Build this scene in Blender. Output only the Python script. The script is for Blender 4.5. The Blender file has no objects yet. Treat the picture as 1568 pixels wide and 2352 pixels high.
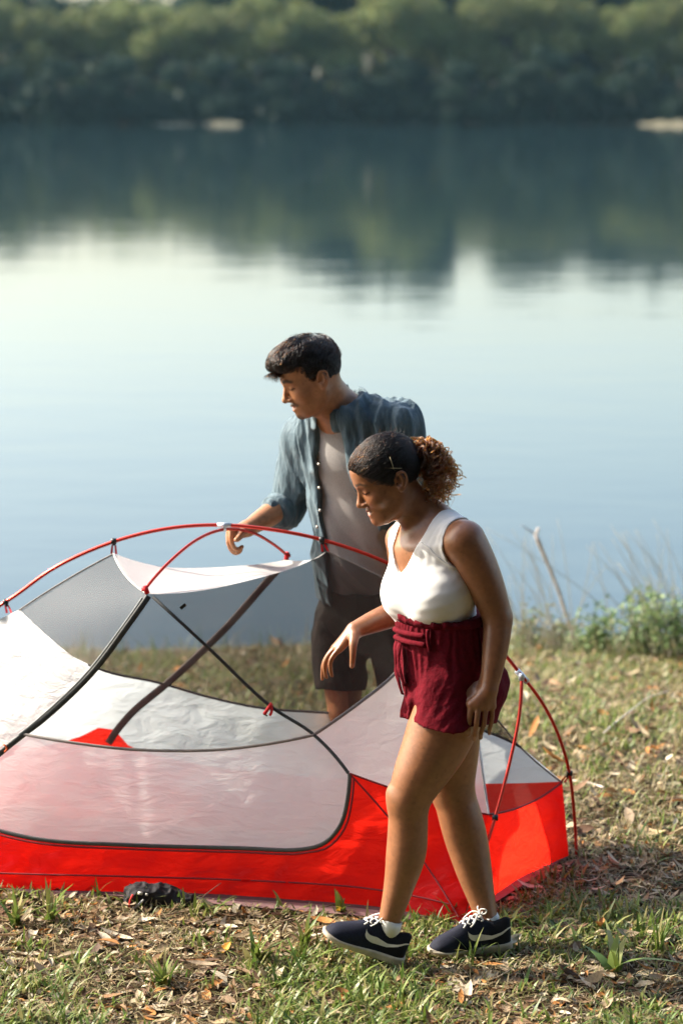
import bpy, bmesh, math, random
import numpy as np
from mathutils import Vector, Matrix
from mathutils.geometry import delaunay_2d_cdt

# ------------------------------------------------------------------ camera, sky, sun, exposure
scn = bpy.context.scene
COL = scn.collection
rng = np.random.default_rng(7)
random.seed(7)

CAM_H = 2.62
PITCH = math.radians(10.0)
FPX = 5553.0            # focal length in units of a 1568 x 2352 frame
cam_d = bpy.data.cameras.new('camera')
cam_d.sensor_fit = 'VERTICAL'
cam_d.sensor_height = 36.0
cam_d.lens = 85.0
cam_d.clip_start = 0.1
cam_d.clip_end = 3000
cam_d.dof.use_dof = True
cam_d.dof.focus_distance = 7.3
cam_d.dof.aperture_fstop = 2.3
cam = bpy.data.objects.new('camera', cam_d)
cam.location = (0, 0, CAM_H)
cam.rotation_euler = (math.pi / 2 - PITCH, 0, 0)
COL.objects.link(cam)
scn.camera = cam

SUN_EL = math.radians(36)
SUN_AZ = math.radians(20)        # behind the scene, sun stands to the left
SUN_DIR = Vector((-math.cos(SUN_EL) * math.cos(SUN_AZ), math.cos(SUN_EL) * math.sin(SUN_AZ), math.sin(SUN_EL)))
world = bpy.data.worlds.new('World')
scn.world = world
world.use_nodes = True
wn = world.node_tree
wn.nodes.clear()
w_out = wn.nodes.new('ShaderNodeOutputWorld')
w_bg = wn.nodes.new('ShaderNodeBackground')
w_sky = wn.nodes.new('ShaderNodeTexSky')
w_sky.sky_type = 'NISHITA'
w_sky.sun_disc = False
w_sky.sun_elevation = SUN_EL
w_sky.sun_rotation = -math.atan2(SUN_DIR.x, SUN_DIR.y) if False else math.atan2(SUN_DIR.x, SUN_DIR.y)
w_sky.air_density = 1.18
w_sky.dust_density = 3.2
w_sky.ozone_density = 1.0
w_bg.inputs['Strength'].default_value = 0.15
wn.links.new(w_sky.outputs[0], w_bg.inputs[0])
wn.links.new(w_bg.outputs[0], w_out.inputs[0])

sun_d = bpy.data.lights.new('sun', 'SUN')
sun_d.energy = 4.4
sun_d.angle = math.radians(0.55)
sun_d.color = (1.0, 0.925, 0.79)
sun = bpy.data.objects.new('sun', sun_d)
sun.rotation_euler = SUN_DIR.to_track_quat('Z', 'Y').to_euler()
sun.location = (-8, 6, 9)
COL.objects.link(sun)

scn.view_settings.view_transform = 'Standard'
scn.view_settings.look = 'None'
scn.view_settings.exposure = 1.45
scn.view_settings.gamma = 1.0
scn.render.engine = 'CYCLES'
scn.cycles.max_bounces = 8
scn.cycles.transparent_max_bounces = 24
scn.cycles.transmission_bounces = 6
scn.cycles.volume_bounces = 0
scn.cycles.use_denoising = True
scn.cycles.caustics_reflective = False
scn.cycles.sample_clamp_indirect = 6.0

# ------------------------------------------------------------------ helpers
CP, SP = math.cos(PITCH), math.sin(PITCH)

def ray(u, v):
    x = (u - 784.0) / FPX
    y = (1176.0 - v) / FPX
    return np.array([x, CP + y * SP, -SP + y * CP])

def P(u, v, Y):
    """world point on the line of sight of picture point (u, v) at world distance Y"""
    d = ray(u, v)
    return np.array([0, 0, CAM_H]) + d * (Y / d[1])

def PZ(u, v, z):
    d = ray(u, v)
    return np.array([0, 0, CAM_H]) + d * ((z - CAM_H) / d[2])

def project(p):
    p = np.asarray(p, float) - np.array([0, 0, CAM_H])
    zc = p[1] * CP - p[2] * SP
    yc = p[1] * SP + p[2] * CP
    return 784 + FPX * p[0] / zc, 1176 - FPX * yc / zc

def link(o, parent=None):
    COL.objects.link(o)
    if parent is not None:
        o.parent = parent
    return o

def mesh_obj(name, verts, faces, mat=None, parent=None, smooth=True, colors=None):
    me = bpy.data.meshes.new(name)
    verts = np.asarray(verts, dtype=np.float32).reshape(-1, 3)
    if isinstance(faces, np.ndarray):
        n, k = faces.shape
        me.vertices.add(len(verts))
        me.vertices.foreach_set('co', verts.ravel())
        me.loops.add(n * k)
        me.loops.foreach_set('vertex_index', faces.astype(np.int32).ravel())
        me.polygons.add(n)
        me.polygons.foreach_set('loop_start', np.arange(0, n * k, k, dtype=np.int32))
        me.polygons.foreach_set('loop_total', np.full(n, k, dtype=np.int32))
        me.update(calc_edges=True)
    else:
        me.from_pydata(verts.tolist(), [], [list(f) for f in faces])
    if smooth:
        me.polygons.foreach_set('use_smooth', [True] * len(me.polygons))
    if colors is not None:
        ca = me.color_attributes.new('tint', 'FLOAT_COLOR', 'POINT')
        c4 = np.ones((len(verts), 4), np.float32)
        c4[:, :3] = colors
        ca.data.foreach_set('color', c4.ravel())
    me.validate()
    o = bpy.data.objects.new(name, me)
    if mat is not None:
        me.materials.append(mat)
    return link(o, parent)

def empty(name, loc=(0, 0, 0)):
    o = bpy.data.objects.new(name, None)
    o.empty_display_size = 0.1
    o.location = loc
    return link(o)

def tag(o, label=None, cat=None, group=None, kind=None):
    if label: o['label'] = label
    if cat: o['category'] = cat
    if group: o['group'] = group
    if kind: o['kind'] = kind
    return o

def put(o, parent):
    """parent a mesh built in world space under an Empty that stands at its base"""
    o.parent = parent
    o.matrix_parent_inverse = Matrix.Translation(-Vector(parent.location))
    return o

def under(o, part):
    """make o a sub-part of a part (both meshes hold world coordinates)"""
    o.parent = part
    o.matrix_parent_inverse = Matrix.Identity(4)
    return o

def catmull(pts, n):
    """smooth curve of n points through pts"""
    pts = np.asarray(pts, float)
    if len(pts) < 3:
        t = np.linspace(0, 1, n)[:, None]
        return pts[0] * (1 - t) + pts[-1] * t
    seg = np.linalg.norm(np.diff(pts, axis=0), axis=1)
    T = np.concatenate([[0], np.cumsum(np.sqrt(seg + 1e-12))])
    m = np.zeros_like(pts)
    m[1:-1] = ((pts[1:-1] - pts[:-2]) / (T[1:-1] - T[:-2])[:, None] * (T[2:] - T[1:-1])[:, None]
               + (pts[2:] - pts[1:-1]) / (T[2:] - T[1:-1])[:, None] * (T[1:-1] - T[:-2])[:, None]) / (T[2:] - T[:-2])[:, None]
    m[0] = 2 * (pts[1] - pts[0]) / (T[1] - T[0]) - m[1] if len(pts) > 2 else 0
    m[-1] = 2 * (pts[-1] - pts[-2]) / (T[-1] - T[-2]) - m[-2]
    L = np.concatenate([[0], np.cumsum(seg)])
    out = []
    for s in np.linspace(0, L[-1], n):
        i = min(max(np.searchsorted(L, s, side='right') - 1, 0), len(pts) - 2)
        h = T[i + 1] - T[i]
        x = (s - L[i]) / max(L[i + 1] - L[i], 1e-9)
        h00 = 2 * x**3 - 3 * x**2 + 1; h10 = x**3 - 2 * x**2 + x
        h01 = -2 * x**3 + 3 * x**2; h11 = x**3 - x**2
        out.append(h00 * pts[i] + h10 * h * m[i] + h01 * pts[i + 1] + h11 * h * m[i + 1])
    return np.array(out)

def tube_geo(path, radii, sides=8, cap=True):
    path = np.asarray(path, float)
    n = len(path)
    radii = np.broadcast_to(np.asarray(radii, float), (n,))
    tan = np.gradient(path, axis=0)
    tan /= np.linalg.norm(tan, axis=1)[:, None] + 1e-12
    ref = np.array([0, 0, 1.0]) if abs(tan[0][2]) < 0.9 else np.array([1.0, 0, 0])
    nrm = np.cross(tan[0], ref); nrm /= np.linalg.norm(nrm)
    V = []
    for i in range(n):
        nrm = nrm - tan[i] * nrm.dot(tan[i]); nrm /= np.linalg.norm(nrm) + 1e-12
        b = np.cross(tan[i], nrm)
        for k in range(sides):
            a = 2 * math.pi * k / sides
            V.append(path[i] + radii[i] * (math.cos(a) * nrm + math.sin(a) * b))
    F = []
    for i in range(n - 1):
        for k in range(sides):
            k2 = (k + 1) % sides
            F.append((i * sides + k, i * sides + k2, (i + 1) * sides + k2, (i + 1) * sides + k))
    if cap:
        F.append(tuple(range(sides - 1, -1, -1)))
        F.append(tuple((n - 1) * sides + k for k in range(sides)))
    return V, F

def tube(name, path, radii, mat, parent=None, sides=8):
    V, F = tube_geo(path, radii, sides)
    return mesh_obj(name, V, F, mat, parent)

def merge(geos):
    V, F = [], []
    for v, f in geos:
        o = len(V)
        V += [tuple(x) for x in v]
        F += [tuple(i + o for i in q) for q in f]
    return V, F

def box_geo(c, sx, sy, sz, R=None):
    V = []
    for z in (-1, 1):
        for x, y in ((-1, -1), (1, -1), (1, 1), (-1, 1)):
            q = np.array([x * sx / 2, y * sy / 2, z * sz / 2])
            if R is not None: q = R @ q
            V.append(np.asarray(c) + q)
    return V, [(3, 2, 1, 0), (4, 5, 6, 7), (0, 1, 5, 4), (1, 2, 6, 5), (2, 3, 7, 6), (3, 0, 4, 7)]

# ---- cheap smooth value noise in numpy
_perm = np.random.default_rng(3).random((64, 64, 64)).astype(np.float32)
def vnoise(p):
    p = np.asarray(p, np.float32)
    i = np.floor(p).astype(int)
    f = p - i
    f = f * f * (3 - 2 * f)
    r = 0
    for dx in (0, 1):
        wx = f[..., 0] if dx else 1 - f[..., 0]
        for dy in (0, 1):
            wy = f[..., 1] if dy else 1 - f[..., 1]
            for dz in (0, 1):
                wz = f[..., 2] if dz else 1 - f[..., 2]
                r = r + wx * wy * wz * _perm[(i[..., 0] + dx) % 64, (i[..., 1] + dy) % 64, (i[..., 2] + dz) % 64]
    return r * 2 - 1

# ------------------------------------------------------------------ materials
def new_mat(name):
    m = bpy.data.materials.new(name)
    m.use_nodes = True
    nt = m.node_tree
    nt.nodes.clear()
    out = nt.nodes.new('ShaderNodeOutputMaterial')
    return m, nt, out

def N(nt, t, **kw):
    n = nt.nodes.new(t)
    for k, v in kw.items():
        if k.startswith('_'):
            setattr(n, k[1:], v)
        else:
            n.inputs[k.replace('__', ' ')].default_value = v
    return n

def coords(nt, scale=(1, 1, 1), out='Object', rot=(0, 0, 0)):
    tc = nt.nodes.new('ShaderNodeTexCoord')
    mp = nt.nodes.new('ShaderNodeMapping')
    mp.inputs['Scale'].default_value = scale
    mp.inputs['Rotation'].default_value = rot
    nt.links.new(tc.outputs[out], mp.inputs[0])
    return mp.outputs[0]

def ramp(nt, fac, stops):
    r = nt.nodes.new('ShaderNodeValToRGB')
    e = r.color_ramp.elements
    while len(e) < len(stops): e.new(0.5)
    for k, (p, c) in enumerate(stops):
        e[k].position = p
        e[k].color = (*c, 1) if len(c) == 3 else c
    nt.links.new(fac, r.inputs[0])
    return r.outputs[0]

def bump(nt, height, strength, dist, prev=None):
    b = nt.nodes.new('ShaderNodeBump')
    b.inputs['Strength'].default_value = strength
    b.inputs['Distance'].default_value = dist
    nt.links.new(height, b.inputs['Height'])
    if prev is not None: nt.links.new(prev, b.inputs['Normal'])
    return b.outputs[0]

def simple_mat(name, col, rough=0.6, spec=0.4, metal=0.0, noise=None, bmp=None, sheen=0.0):
    """principled with a little tonal noise; noise=(scale, amount), bmp=(scale, strength, distance)"""
    m, nt, out = new_mat(name)
    b = nt.nodes.new('ShaderNodeBsdfPrincipled')
    b.inputs['Roughness'].default_value = rough
    b.inputs['Specular IOR Level'].default_value = spec
    b.inputs['Metallic'].default_value = metal
    b.inputs['Sheen Weight'].default_value = sheen
    nz_s, nz_a = noise or (30.0, 0.15)
    tx = N(nt, 'ShaderNodeTexNoise', Scale=nz_s, Detail=4.0)
    nt.links.new(coords(nt), tx.inputs['Vector'])
    lo = tuple(c * (1 - nz_a) for c in col); hi = tuple(min(1, c * (1 + nz_a)) for c in col)
    nt.links.new(ramp(nt, tx.outputs[0], [(0.3, lo), (0.7, hi)]), b.inputs['Base Color'])
    if bmp:
        t2 = N(nt, 'ShaderNodeTexNoise', Scale=bmp[0], Detail=5.0)
        nt.links.new(coords(nt), t2.inputs['Vector'])
        nt.links.new(bump(nt, t2.outputs[0], bmp[1], bmp[2]), b.inputs['Normal'])
    nt.links.new(b.outputs[0], out.inputs[0])
    return m

def fabric_mat(name, col, trans_col, trans=0.4, clear=0.0, rough=0.5, wr=(14, 0.5, 0.01), stretch=(1, 1, 1), gloss=0.06, rot=(0, 0, 0)):
    """thin cloth: diffuse + light passing through + optional holes of a net"""
    m, nt, out = new_mat(name)
    L = nt.links.new
    t2 = N(nt, 'ShaderNodeTexNoise', Scale=wr[0], Detail=5.0, Roughness=0.55, Distortion=0.6)
    L(coords(nt, stretch, rot=rot), t2.inputs['Vector'])
    bm = bump(nt, t2.outputs[0], wr[1], wr[2])
    tx = N(nt, 'ShaderNodeTexNoise', Scale=5.0, Detail=4.0)
    L(coords(nt), tx.inputs['Vector'])
    c = ramp(nt, tx.outputs[0], [(0.3, tuple(x * 0.93 for x in col)), (0.7, col)])
    d = N(nt, 'ShaderNodeBsdfDiffuse'); L(c, d.inputs[0]); L(bm, d.inputs['Normal'])
    t = N(nt, 'ShaderNodeBsdfTranslucent', Color=(*trans_col, 1)); L(bm, t.inputs['Normal'])
    mx = N(nt, 'ShaderNodeMixShader', Fac=trans); L(d.outputs[0], mx.inputs[1]); L(t.outputs[0], mx.inputs[2])
    last = mx.outputs[0]
    if gloss > 0:
        g = N(nt, 'ShaderNodeBsdfGlossy', Roughness=rough); L(bm, g.inputs['Normal'])
        m2 = N(nt, 'ShaderNodeMixShader', Fac=gloss); L(last, m2.inputs[1]); L(g.outputs[0], m2.inputs[2])
        last = m2.outputs[0]
    if clear > 0:
        tr = N(nt, 'ShaderNodeBsdfTransparent')
        m3 = N(nt, 'ShaderNodeMixShader', Fac=clear); L(last, m3.inputs[1]); L(tr.outputs[0], m3.inputs[2])
        last = m3.outputs[0]
    L(last, out.inputs[0])
    return m

def tint_mat(name, rough=0.6, spec=0.3, trans=0.0, bmp=None, mul=(1, 1, 1), noise=None, sss=0.0):
    """colour comes from the per-vertex 'tint' (each leaf or lock its own colour)"""
    m, nt, out = new_mat(name)
    L = nt.links.new
    a = nt.nodes.new('ShaderNodeVertexColor'); a.layer_name = 'tint'
    b = nt.nodes.new('ShaderNodeBsdfPrincipled')
    b.inputs['Roughness'].default_value = rough
    b.inputs['Specular IOR Level'].default_value = spec
    col = a.outputs[0]
    if noise:
        tx = N(nt, 'ShaderNodeTexNoise', Scale=noise[0], Detail=4.0)
        L(coords(nt), tx.inputs['Vector'])
        r = ramp(nt, tx.outputs[0], [(0.3, (1 - noise[1],) * 3), (0.7, (1 + noise[1],) * 3)])
        mm = nt.nodes.new('ShaderNodeMixRGB'); mm.blend_type = 'MULTIPLY'; mm.inputs[0].default_value = 1
        L(col, mm.inputs[1]); L(r, mm.inputs[2]); col = mm.outputs[0]
    L(col, b.inputs['Base Color'])
    if sss > 0:
        b.inputs['Subsurface Weight'].default_value = sss
        b.inputs['Subsurface Radius'].default_value = (0.012, 0.005, 0.003)
        b.inputs['Subsurface Scale'].default_value = 0.6
    if bmp:
        t2 = N(nt, 'ShaderNodeTexNoise', Scale=bmp[0], Detail=4.0)
        L(coords(nt), t2.inputs['Vector'])
        L(bump(nt, t2.outputs[0], bmp[1], bmp[2]), b.inputs['Normal'])
    last = b.outputs[0]
    if trans > 0:
        t = nt.nodes.new('ShaderNodeBsdfTranslucent')
        L(col, t.inputs[0])
        mx = N(nt, 'ShaderNodeMixShader', Fac=trans); L(last, mx.inputs[1]); L(t.outputs[0], mx.inputs[2])
        last = mx.outputs[0]
    L(last, out.inputs[0])
    return m
# ------------------------------------------------------------------ terrain, water, far bank
WATER_Z = -0.5
SHORE_Y = 200.0

def shore_near(x):
    return 12.9 + 0.35 * math.sin(x * 0.9 + 0.4) + 0.25 * math.sin(x * 2.3) - 0.25 * max(0.0, x - 0.6)

def ground_z(x, y):
    """height of the land; near bank, lake bed, far bank and hill"""
    x = np.asarray(x, float); y = np.asarray(y, float)
    sh = 12.9 + 0.15 * np.sin(x * 0.9 + 0.4) + 0.12 * np.sin(x * 2.3)
    t = np.clip((y - 8.6) / (sh - 8.6), 0, None)
    near = -0.42 * np.clip(t, 0, 1) ** 1.6 - np.clip(t - 1, 0, 40) * 0.9
    near = np.maximum(near, -3.0)
    near = near + 0.012 * np.sin(x * 3.1 + y * 1.7) * np.clip((y - 8.2) / 2, 0, 1)
    fs = SHORE_Y + 2.5 * np.sin(x * 0.11 + 1.0) + 1.2 * np.sin(x * 0.37)
    far = WATER_Z + (y - fs) * 0.12
    far = np.where(y > fs + 4, WATER_Z + 0.48 + (y - fs - 4) * 0.10, far)
    far = np.minimum(far, 2.6 + 0 * far)
    return np.where(y < 100, near, np.maximum(far, -3.0))

def gz(x, y):
    return float(ground_z(x, y))

def build_ground():
    xs = np.unique(np.concatenate([np.linspace(-400, -12, 16), np.linspace(-12, -3, 20), np.linspace(-3, 4, 120), np.linspace(4, 12, 20), np.linspace(12, 400, 16)]))
    ys = np.unique(np.concatenate([np.linspace(-60, 5, 14), np.linspace(5, 16, 150), np.linspace(16, 24, 10), np.linspace(24, 190, 6), np.linspace(192, 240, 50), np.linspace(240, 700, 24)]))
    X, Y = np.meshgrid(xs, ys)
    Z = ground_z(X, Y)
    lump = vnoise(np.stack([X * 5, Y * 5, X * 0], -1)) * 0.008 + vnoise(np.stack([X * 14, Y * 14, X * 0 + 9], -1)) * 0.004
    Z = Z + np.where((Y < 16) & (np.abs(X) < 4), lump, 0)
    n, m = len(ys), len(xs)
    V = np.stack([X, Y, Z], -1).reshape(-1, 3)
    i = np.arange(n - 1)[:, None] * m + np.arange(m - 1)[None, :]
    F = np.stack([i, i + 1, i + m + 1, i + m], -1).reshape(-1, 4)
    m_, nt, out = new_mat('soil')
    L = nt.links.new
    b = nt.nodes.new('ShaderNodeBsdfPrincipled'); b.inputs['Roughness'].default_value = 0.95
    b.inputs['Specular IOR Level'].default_value = 0.1
    c = coords(nt)
    t1 = N(nt, 'ShaderNodeTexNoise', Scale=2.2, Detail=6.0); L(c, t1.inputs['Vector'])
    t2 = N(nt, 'ShaderNodeTexNoise', Scale=38.0, Detail=8.0, Roughness=0.7); L(c, t2.inputs['Vector'])
    t3 = N(nt, 'ShaderNodeTexVoronoi', Scale=60.0); L(c, t3.inputs['Vector'])
    c1 = ramp(nt, t1.outputs[0], [(0.35, (0.045, 0.030, 0.017)), (0.65, (0.10, 0.072, 0.040))])
    c2 = ramp(nt, t2.outputs[0], [(0.3, (0.35, 0.3, 0.25)), (0.55, (0.9, 0.85, 0.75)), (0.75, (1.5, 1.4, 1.1))])
    mm = nt.nodes.new('ShaderNodeMixRGB'); mm.blend_type = 'MULTIPLY'; mm.inputs[0].default_value = 1
    L(c1, mm.inputs[1]); L(c2, mm.inputs[2]); L(mm.outputs[0], b.inputs['Base Color'])
    bb = bump(nt, t2.outputs[0], 0.9, 0.02)
    L(bump(nt, t3.outputs[0], 0.4, 0.008, bb), b.inputs['Normal'])
    L(b.outputs[0], out.inputs[0])
    o = mesh_obj('ground', V, F, m_)
    tag(o, kind='structure')

def build_water():
    m_, nt, out = new_mat('lake_water')
    L = nt.links.new
    b = nt.nodes.new('ShaderNodeBsdfPrincipled')
    b.inputs['Base Color'].default_value = (0.012, 0.030, 0.036, 1)
    b.inputs['Roughness'].default_value = 0.045
    b.inputs['IOR'].default_value = 1.333
    b.inputs['Specular IOR Level'].default_value = 0.5
    t1 = N(nt, 'ShaderNodeTexNoise', Scale=1.0, Detail=3.0, Roughness=0.5); L(coords(nt, (0.5, 1.1, 1)), t1.inputs['Vector'])
    t2 = N(nt, 'ShaderNodeTexNoise', Scale=1.0, Detail=2.0); L(coords(nt, (0.05, 0.16, 1)), t2.inputs['Vector'])
    b1 = bump(nt, t1.outputs[0], 0.13, 0.05)
    L(bump(nt, t2.outputs[0], 0.03, 0.2, b1), b.inputs['Normal'])
    L(b.outputs[0], out.inputs[0])
    o = mesh_obj('lake', [(-420, 11.2, WATER_Z), (420, 11.2, WATER_Z), (420, 212, WATER_Z), (-420, 212, WATER_Z)], [(0, 1, 2, 3)], m_, smooth=False)
    tag(o, kind='structure')

# ------------------------------------------------------------------ far trees
def leaf_cloud(n, blobs, size, seed, base, spread=0.25):
    """leaf-sized bent quads spread through the volume of several lumpy blobs"""
    r = np.random.default_rng(seed)
    V = []; C = []
    w = np.array([b[3] * b[4] * b[5] for b in blobs]) ** 0.67
    cnt = (n * w / w.sum()).astype(int)
    cen = []
    for (x, y, z, rx, ry, rz), k in zip(blobs, cnt):
        d = r.normal(size=(k, 3)); d /= np.linalg.norm(d, axis=1)[:, None]
        rad = 1 - np.abs(r.normal(0, spread, k)); rad = np.clip(rad, 0.05, 1.12)
        cen.append(np.array([x, y, z]) + d * rad[:, None] * np.array([rx, ry, rz]))
    c = np.concatenate(cen)
    k = len(c)
    c = c + (vnoise(c * 0.9)[:, None]) * r.normal(size=(k, 3)) * 0.25
    a = r.normal(size=(k, 3)); a /= np.linalg.norm(a, axis=1)[:, None]
    b = np.cross(a, r.normal(size=(k, 3))); b /= np.linalg.norm(b, axis=1)[:, None]
    s = size * r.uniform(0.6, 1.3, (k, 1))
    nrm = np.cross(a, b)
    v = np.stack([c - a * s, c - b * s * 0.45 + nrm * s * 0.1, c + a * s, c + b * s * 0.45 + nrm * s * 0.1], 1).reshape(-1, 3)
    f = np.arange(k * 4).reshape(k, 4)
    j = r.uniform(0.7, 1.3, (k, 1)) * (1 + 0.35 * vnoise(c * 0.7)[:, None])
    col = np.array(base)[None, :] * j * (1 + r.normal(0, 0.08, (k, 3)))
    return v, f, np.repeat(np.clip(col, 0.005, 0.5), 4, 0)

def tree_parts(seed, h, base, wide=0.32, low=0.12, n=5200):
    r = np.random.default_rng(seed)
    geos = []
    path = catmull([(0, 0, -0.4), (r.normal(0, .1), r.normal(0, .1), h * .3), (r.normal(0, .3), r.normal(0, .3), h * .6), (r.normal(0, .4), r.normal(0, .4), h * .86)], 10)
    geos.append(tube_geo(path, np.linspace(h * .022, h * .006, 10), 7))
    blobs = []
    for i in range(9):
        z = h * r.uniform(low + .14, .9)
        rr = h * wide * (1 - 0.75 * abs(z / h - .55)) * r.uniform(.55, 1.0)
        a = i * 2.4 + r.uniform(-.5, .5)
        q = np.array([math.cos(a) * rr, math.sin(a) * rr, z])
        st = path[min(9, max(2, int(z / h * 8)))]
        geos.append(tube_geo(catmull([st * [1, 1, .9], (st * [1, 1, .9] + q) / 2 + [0, 0, .15], q], 6), np.linspace(h * .008, h * .003, 6), 5))
        s = h * r.uniform(.12, .2)
        blobs.append((*q, s * 1.25, s * 1.25, s * .85))
    for i in range(5):
        s = h * r.uniform(.07, .12)
        blobs.append((r.normal(0, h * .12), r.normal(0, h * .12), h * r.uniform(.78, .96), s, s, s * 1.1))
    for i in range(5):
        s = h * r.uniform(.1, .14)
        a = r.uniform(0, 6.28)
        blobs.append((math.cos(a) * h * wide * .8, math.sin(a) * h * wide * .8, h * (low + r.uniform(.0, .12)), s, s, s * .8))
    return merge(geos), leaf_cloud(n, blobs, h * .016 + .07, seed + 50, base)

def build_forest():
    bark = simple_mat('bark', (0.10, 0.085, 0.07), 0.9, 0.1, noise=(4, 0.4), bmp=(8, 0.6, 0.05))
    leaf = tint_mat('far_foliage', 0.6, 0.15, trans=0.22)
    kinds = [('yellow-green', (0.165, 0.185, 0.062), 10.0, .36, .10), ('dark', (0.022, 0.042, 0.026), 5.6, .46, .0),  # leaf colours carry light and shade: raised for sunlit kinds, lowered in front
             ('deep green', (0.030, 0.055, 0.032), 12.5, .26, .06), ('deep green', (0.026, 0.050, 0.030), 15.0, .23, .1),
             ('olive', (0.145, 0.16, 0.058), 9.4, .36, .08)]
    meshes = []
    for k, (nm, base, h, wd, low) in enumerate(kinds):
        (tv, tf), (lv, lf, lc) = tree_parts(100 + k * 7, h, base, wd, low, 7500)
        t = mesh_obj('trunk', tv, tf, bark)
        c = mesh_obj('crown', lv, lf, leaf, smooth=False, colors=lc)
        meshes.append((t.data, c.data, h))
        bpy.data.objects.remove(t); bpy.data.objects.remove(c)
    r = np.random.default_rng(21)
    spots = []
    for x in np.arange(-44, 45, 3.4):                     # low row hanging over the water, its shade put into dark leaf colour
        spots.append((x + r.uniform(-.9, .9), SHORE_Y + 2.5 * math.sin(x * 0.11 + 1.0) + 1.2 * math.sin(x * 0.37) + 1.6 + r.uniform(-.5, 1.2), 1, r.uniform(.75, 1.12)))
    for x in np.arange(-46, 47, 5.0):                     # row behind it, sunlight helped by a raised leaf colour
        spots.append((x + r.uniform(-1.2, 1.2), 209.5 + r.uniform(-1.5, 1.5), int(r.choice([0, 4])), r.uniform(.85, 1.12)))
    prof_u = [-400, 0, 100, 250, 400, 500, 600, 700, 790, 850, 905, 960, 1010, 1100, 1250, 1400, 1568, 2000]
    prof_h = [12, 13.5, 12.5, 11.0, 11.2, 11.8, 12.4, 12.4, 15, 17.2, 19, 17.5, 14.6, 13.4, 14, 14.4, 14.2, 13]
    for x in np.arange(-48, 49, 3.6):                     # tall dark skyline
        u = 784 + x / 219 * 5553
        hh = np.interp(u, prof_u, prof_h) * r.uniform(.86, 1.05)
        y = 218.5 + r.uniform(-2, 3)
        k = int(r.choice([2, 3]))
        spots.append((x + r.uniform(-.8, .8), y, k, (hh - gz(x, y) - .5) / kinds[k][2]))
    labels = {0: 'yellow-green leafy tree in the sunlit wood across the lake', 1: 'low tree coloured dark for shade hanging over the far waterline in front of the sunlit trees',
              2: 'dark green tree standing in the shade of the wood across the lake', 3: 'tallest kind of dark tree at the back of the far wood',
              4: 'round olive-green tree among the trees on the far bank'}
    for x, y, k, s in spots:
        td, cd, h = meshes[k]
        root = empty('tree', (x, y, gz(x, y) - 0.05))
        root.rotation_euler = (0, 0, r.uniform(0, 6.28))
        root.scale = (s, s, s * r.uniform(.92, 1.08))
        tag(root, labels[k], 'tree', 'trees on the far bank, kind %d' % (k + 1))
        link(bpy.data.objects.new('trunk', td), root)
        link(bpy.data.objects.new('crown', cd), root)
    # undergrowth that closes the wood below the crowns, one mass nobody could count
    blobs = []
    for x in np.arange(-80, 80, 1.7):
        for row in range(3):
            s = r.uniform(.9, 1.9)
            xx = x + r.uniform(-.8, .8)
            y = SHORE_Y + 2.5 * math.sin(xx * 0.11 + 1.0) + 1.2 * math.sin(xx * 0.37) + (.2, 3.2, 8)[row] + r.uniform(-.3, .8)
            blobs.append((xx, y, gz(xx, y) + s * .6, s * 1.2, s, s))
    v, f, c = leaf_cloud(40000, blobs, 0.28, 77, (0.020, 0.038, 0.026))  # shade at the foot of the wood is in this near-black green
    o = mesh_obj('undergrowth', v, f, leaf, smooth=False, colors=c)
    tag(o, 'undergrowth coloured dark for shade along the foot of the far wood', 'undergrowth', kind='stuff')
    # wooded hillside behind the rows
    blobs = []
    for row in range(9):
        y = 232 + row * 9
        for x in np.arange(-110, 111, 5.5):
            s = r.uniform(3.0, 4.6)
            xx = x + r.uniform(-2, 2); yy = y + r.uniform(-3, 3)
            blobs.append((xx, yy, float(np.interp(784 + xx / yy * 5553, prof_u, prof_h)) * .62 + r.uniform(-1.0, 1.0), s, s, s * 1.2))
    v, f, c = leaf_cloud(42000, blobs, 0.62, 78, (0.034, 0.056, 0.030))
    o = mesh_obj('far_wood', v, f, leaf, smooth=False, colors=c)
    tag(o, 'dark wooded hillside closing the view behind the far trees', 'wood', kind='stuff')
    # pale bare bits of bank at the waterline
    sand = simple_mat('bank_sand', (0.17, 0.15, 0.10), 0.95, 0.1, noise=(2, 0.2), bmp=(6, 0.5, 0.1))
    for (u0, u1, name, lab) in ((470, 560, 'bank_patch', 'pale sandy strip at the far waterline left of middle'), (1450, 1640, 'bank_patch', 'pale sandy strip at the far waterline at the right edge'),
                                (360, 455, 'bank_patch', 'faint thin sandy strip at the far waterline on the left')):
        th = 0.38 if u0 != 360 else 0.15
        x0, x1 = P(u0, 285, 201)[0], P(u1, 285, 201)[0]
        V = []; F = []
        n = 14
        for i in range(n + 1):
            t = i / n
            x = x0 + (x1 - x0) * t
            y = 198.2 + 2.5 * math.sin(x * 0.11 + 1.0) + 1.2 * math.sin(x * 0.37)
            hh = th * math.sin(math.pi * t) ** .5 * (0.8 + .3 * math.sin(i * 2.1))
            V += [(x, y - .6, WATER_Z - .1), (x, y - .3, WATER_Z + hh * .7), (x, y + .5, WATER_Z + hh), (x, y + 1.8, WATER_Z - .05)]
        for i in range(n):
            for k in range(3):
                a = i * 4 + k
                F.append((a, a + 1, a + 5, a + 4))
        tag(mesh_obj(name, V, F, sand), lab, 'bank')

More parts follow.
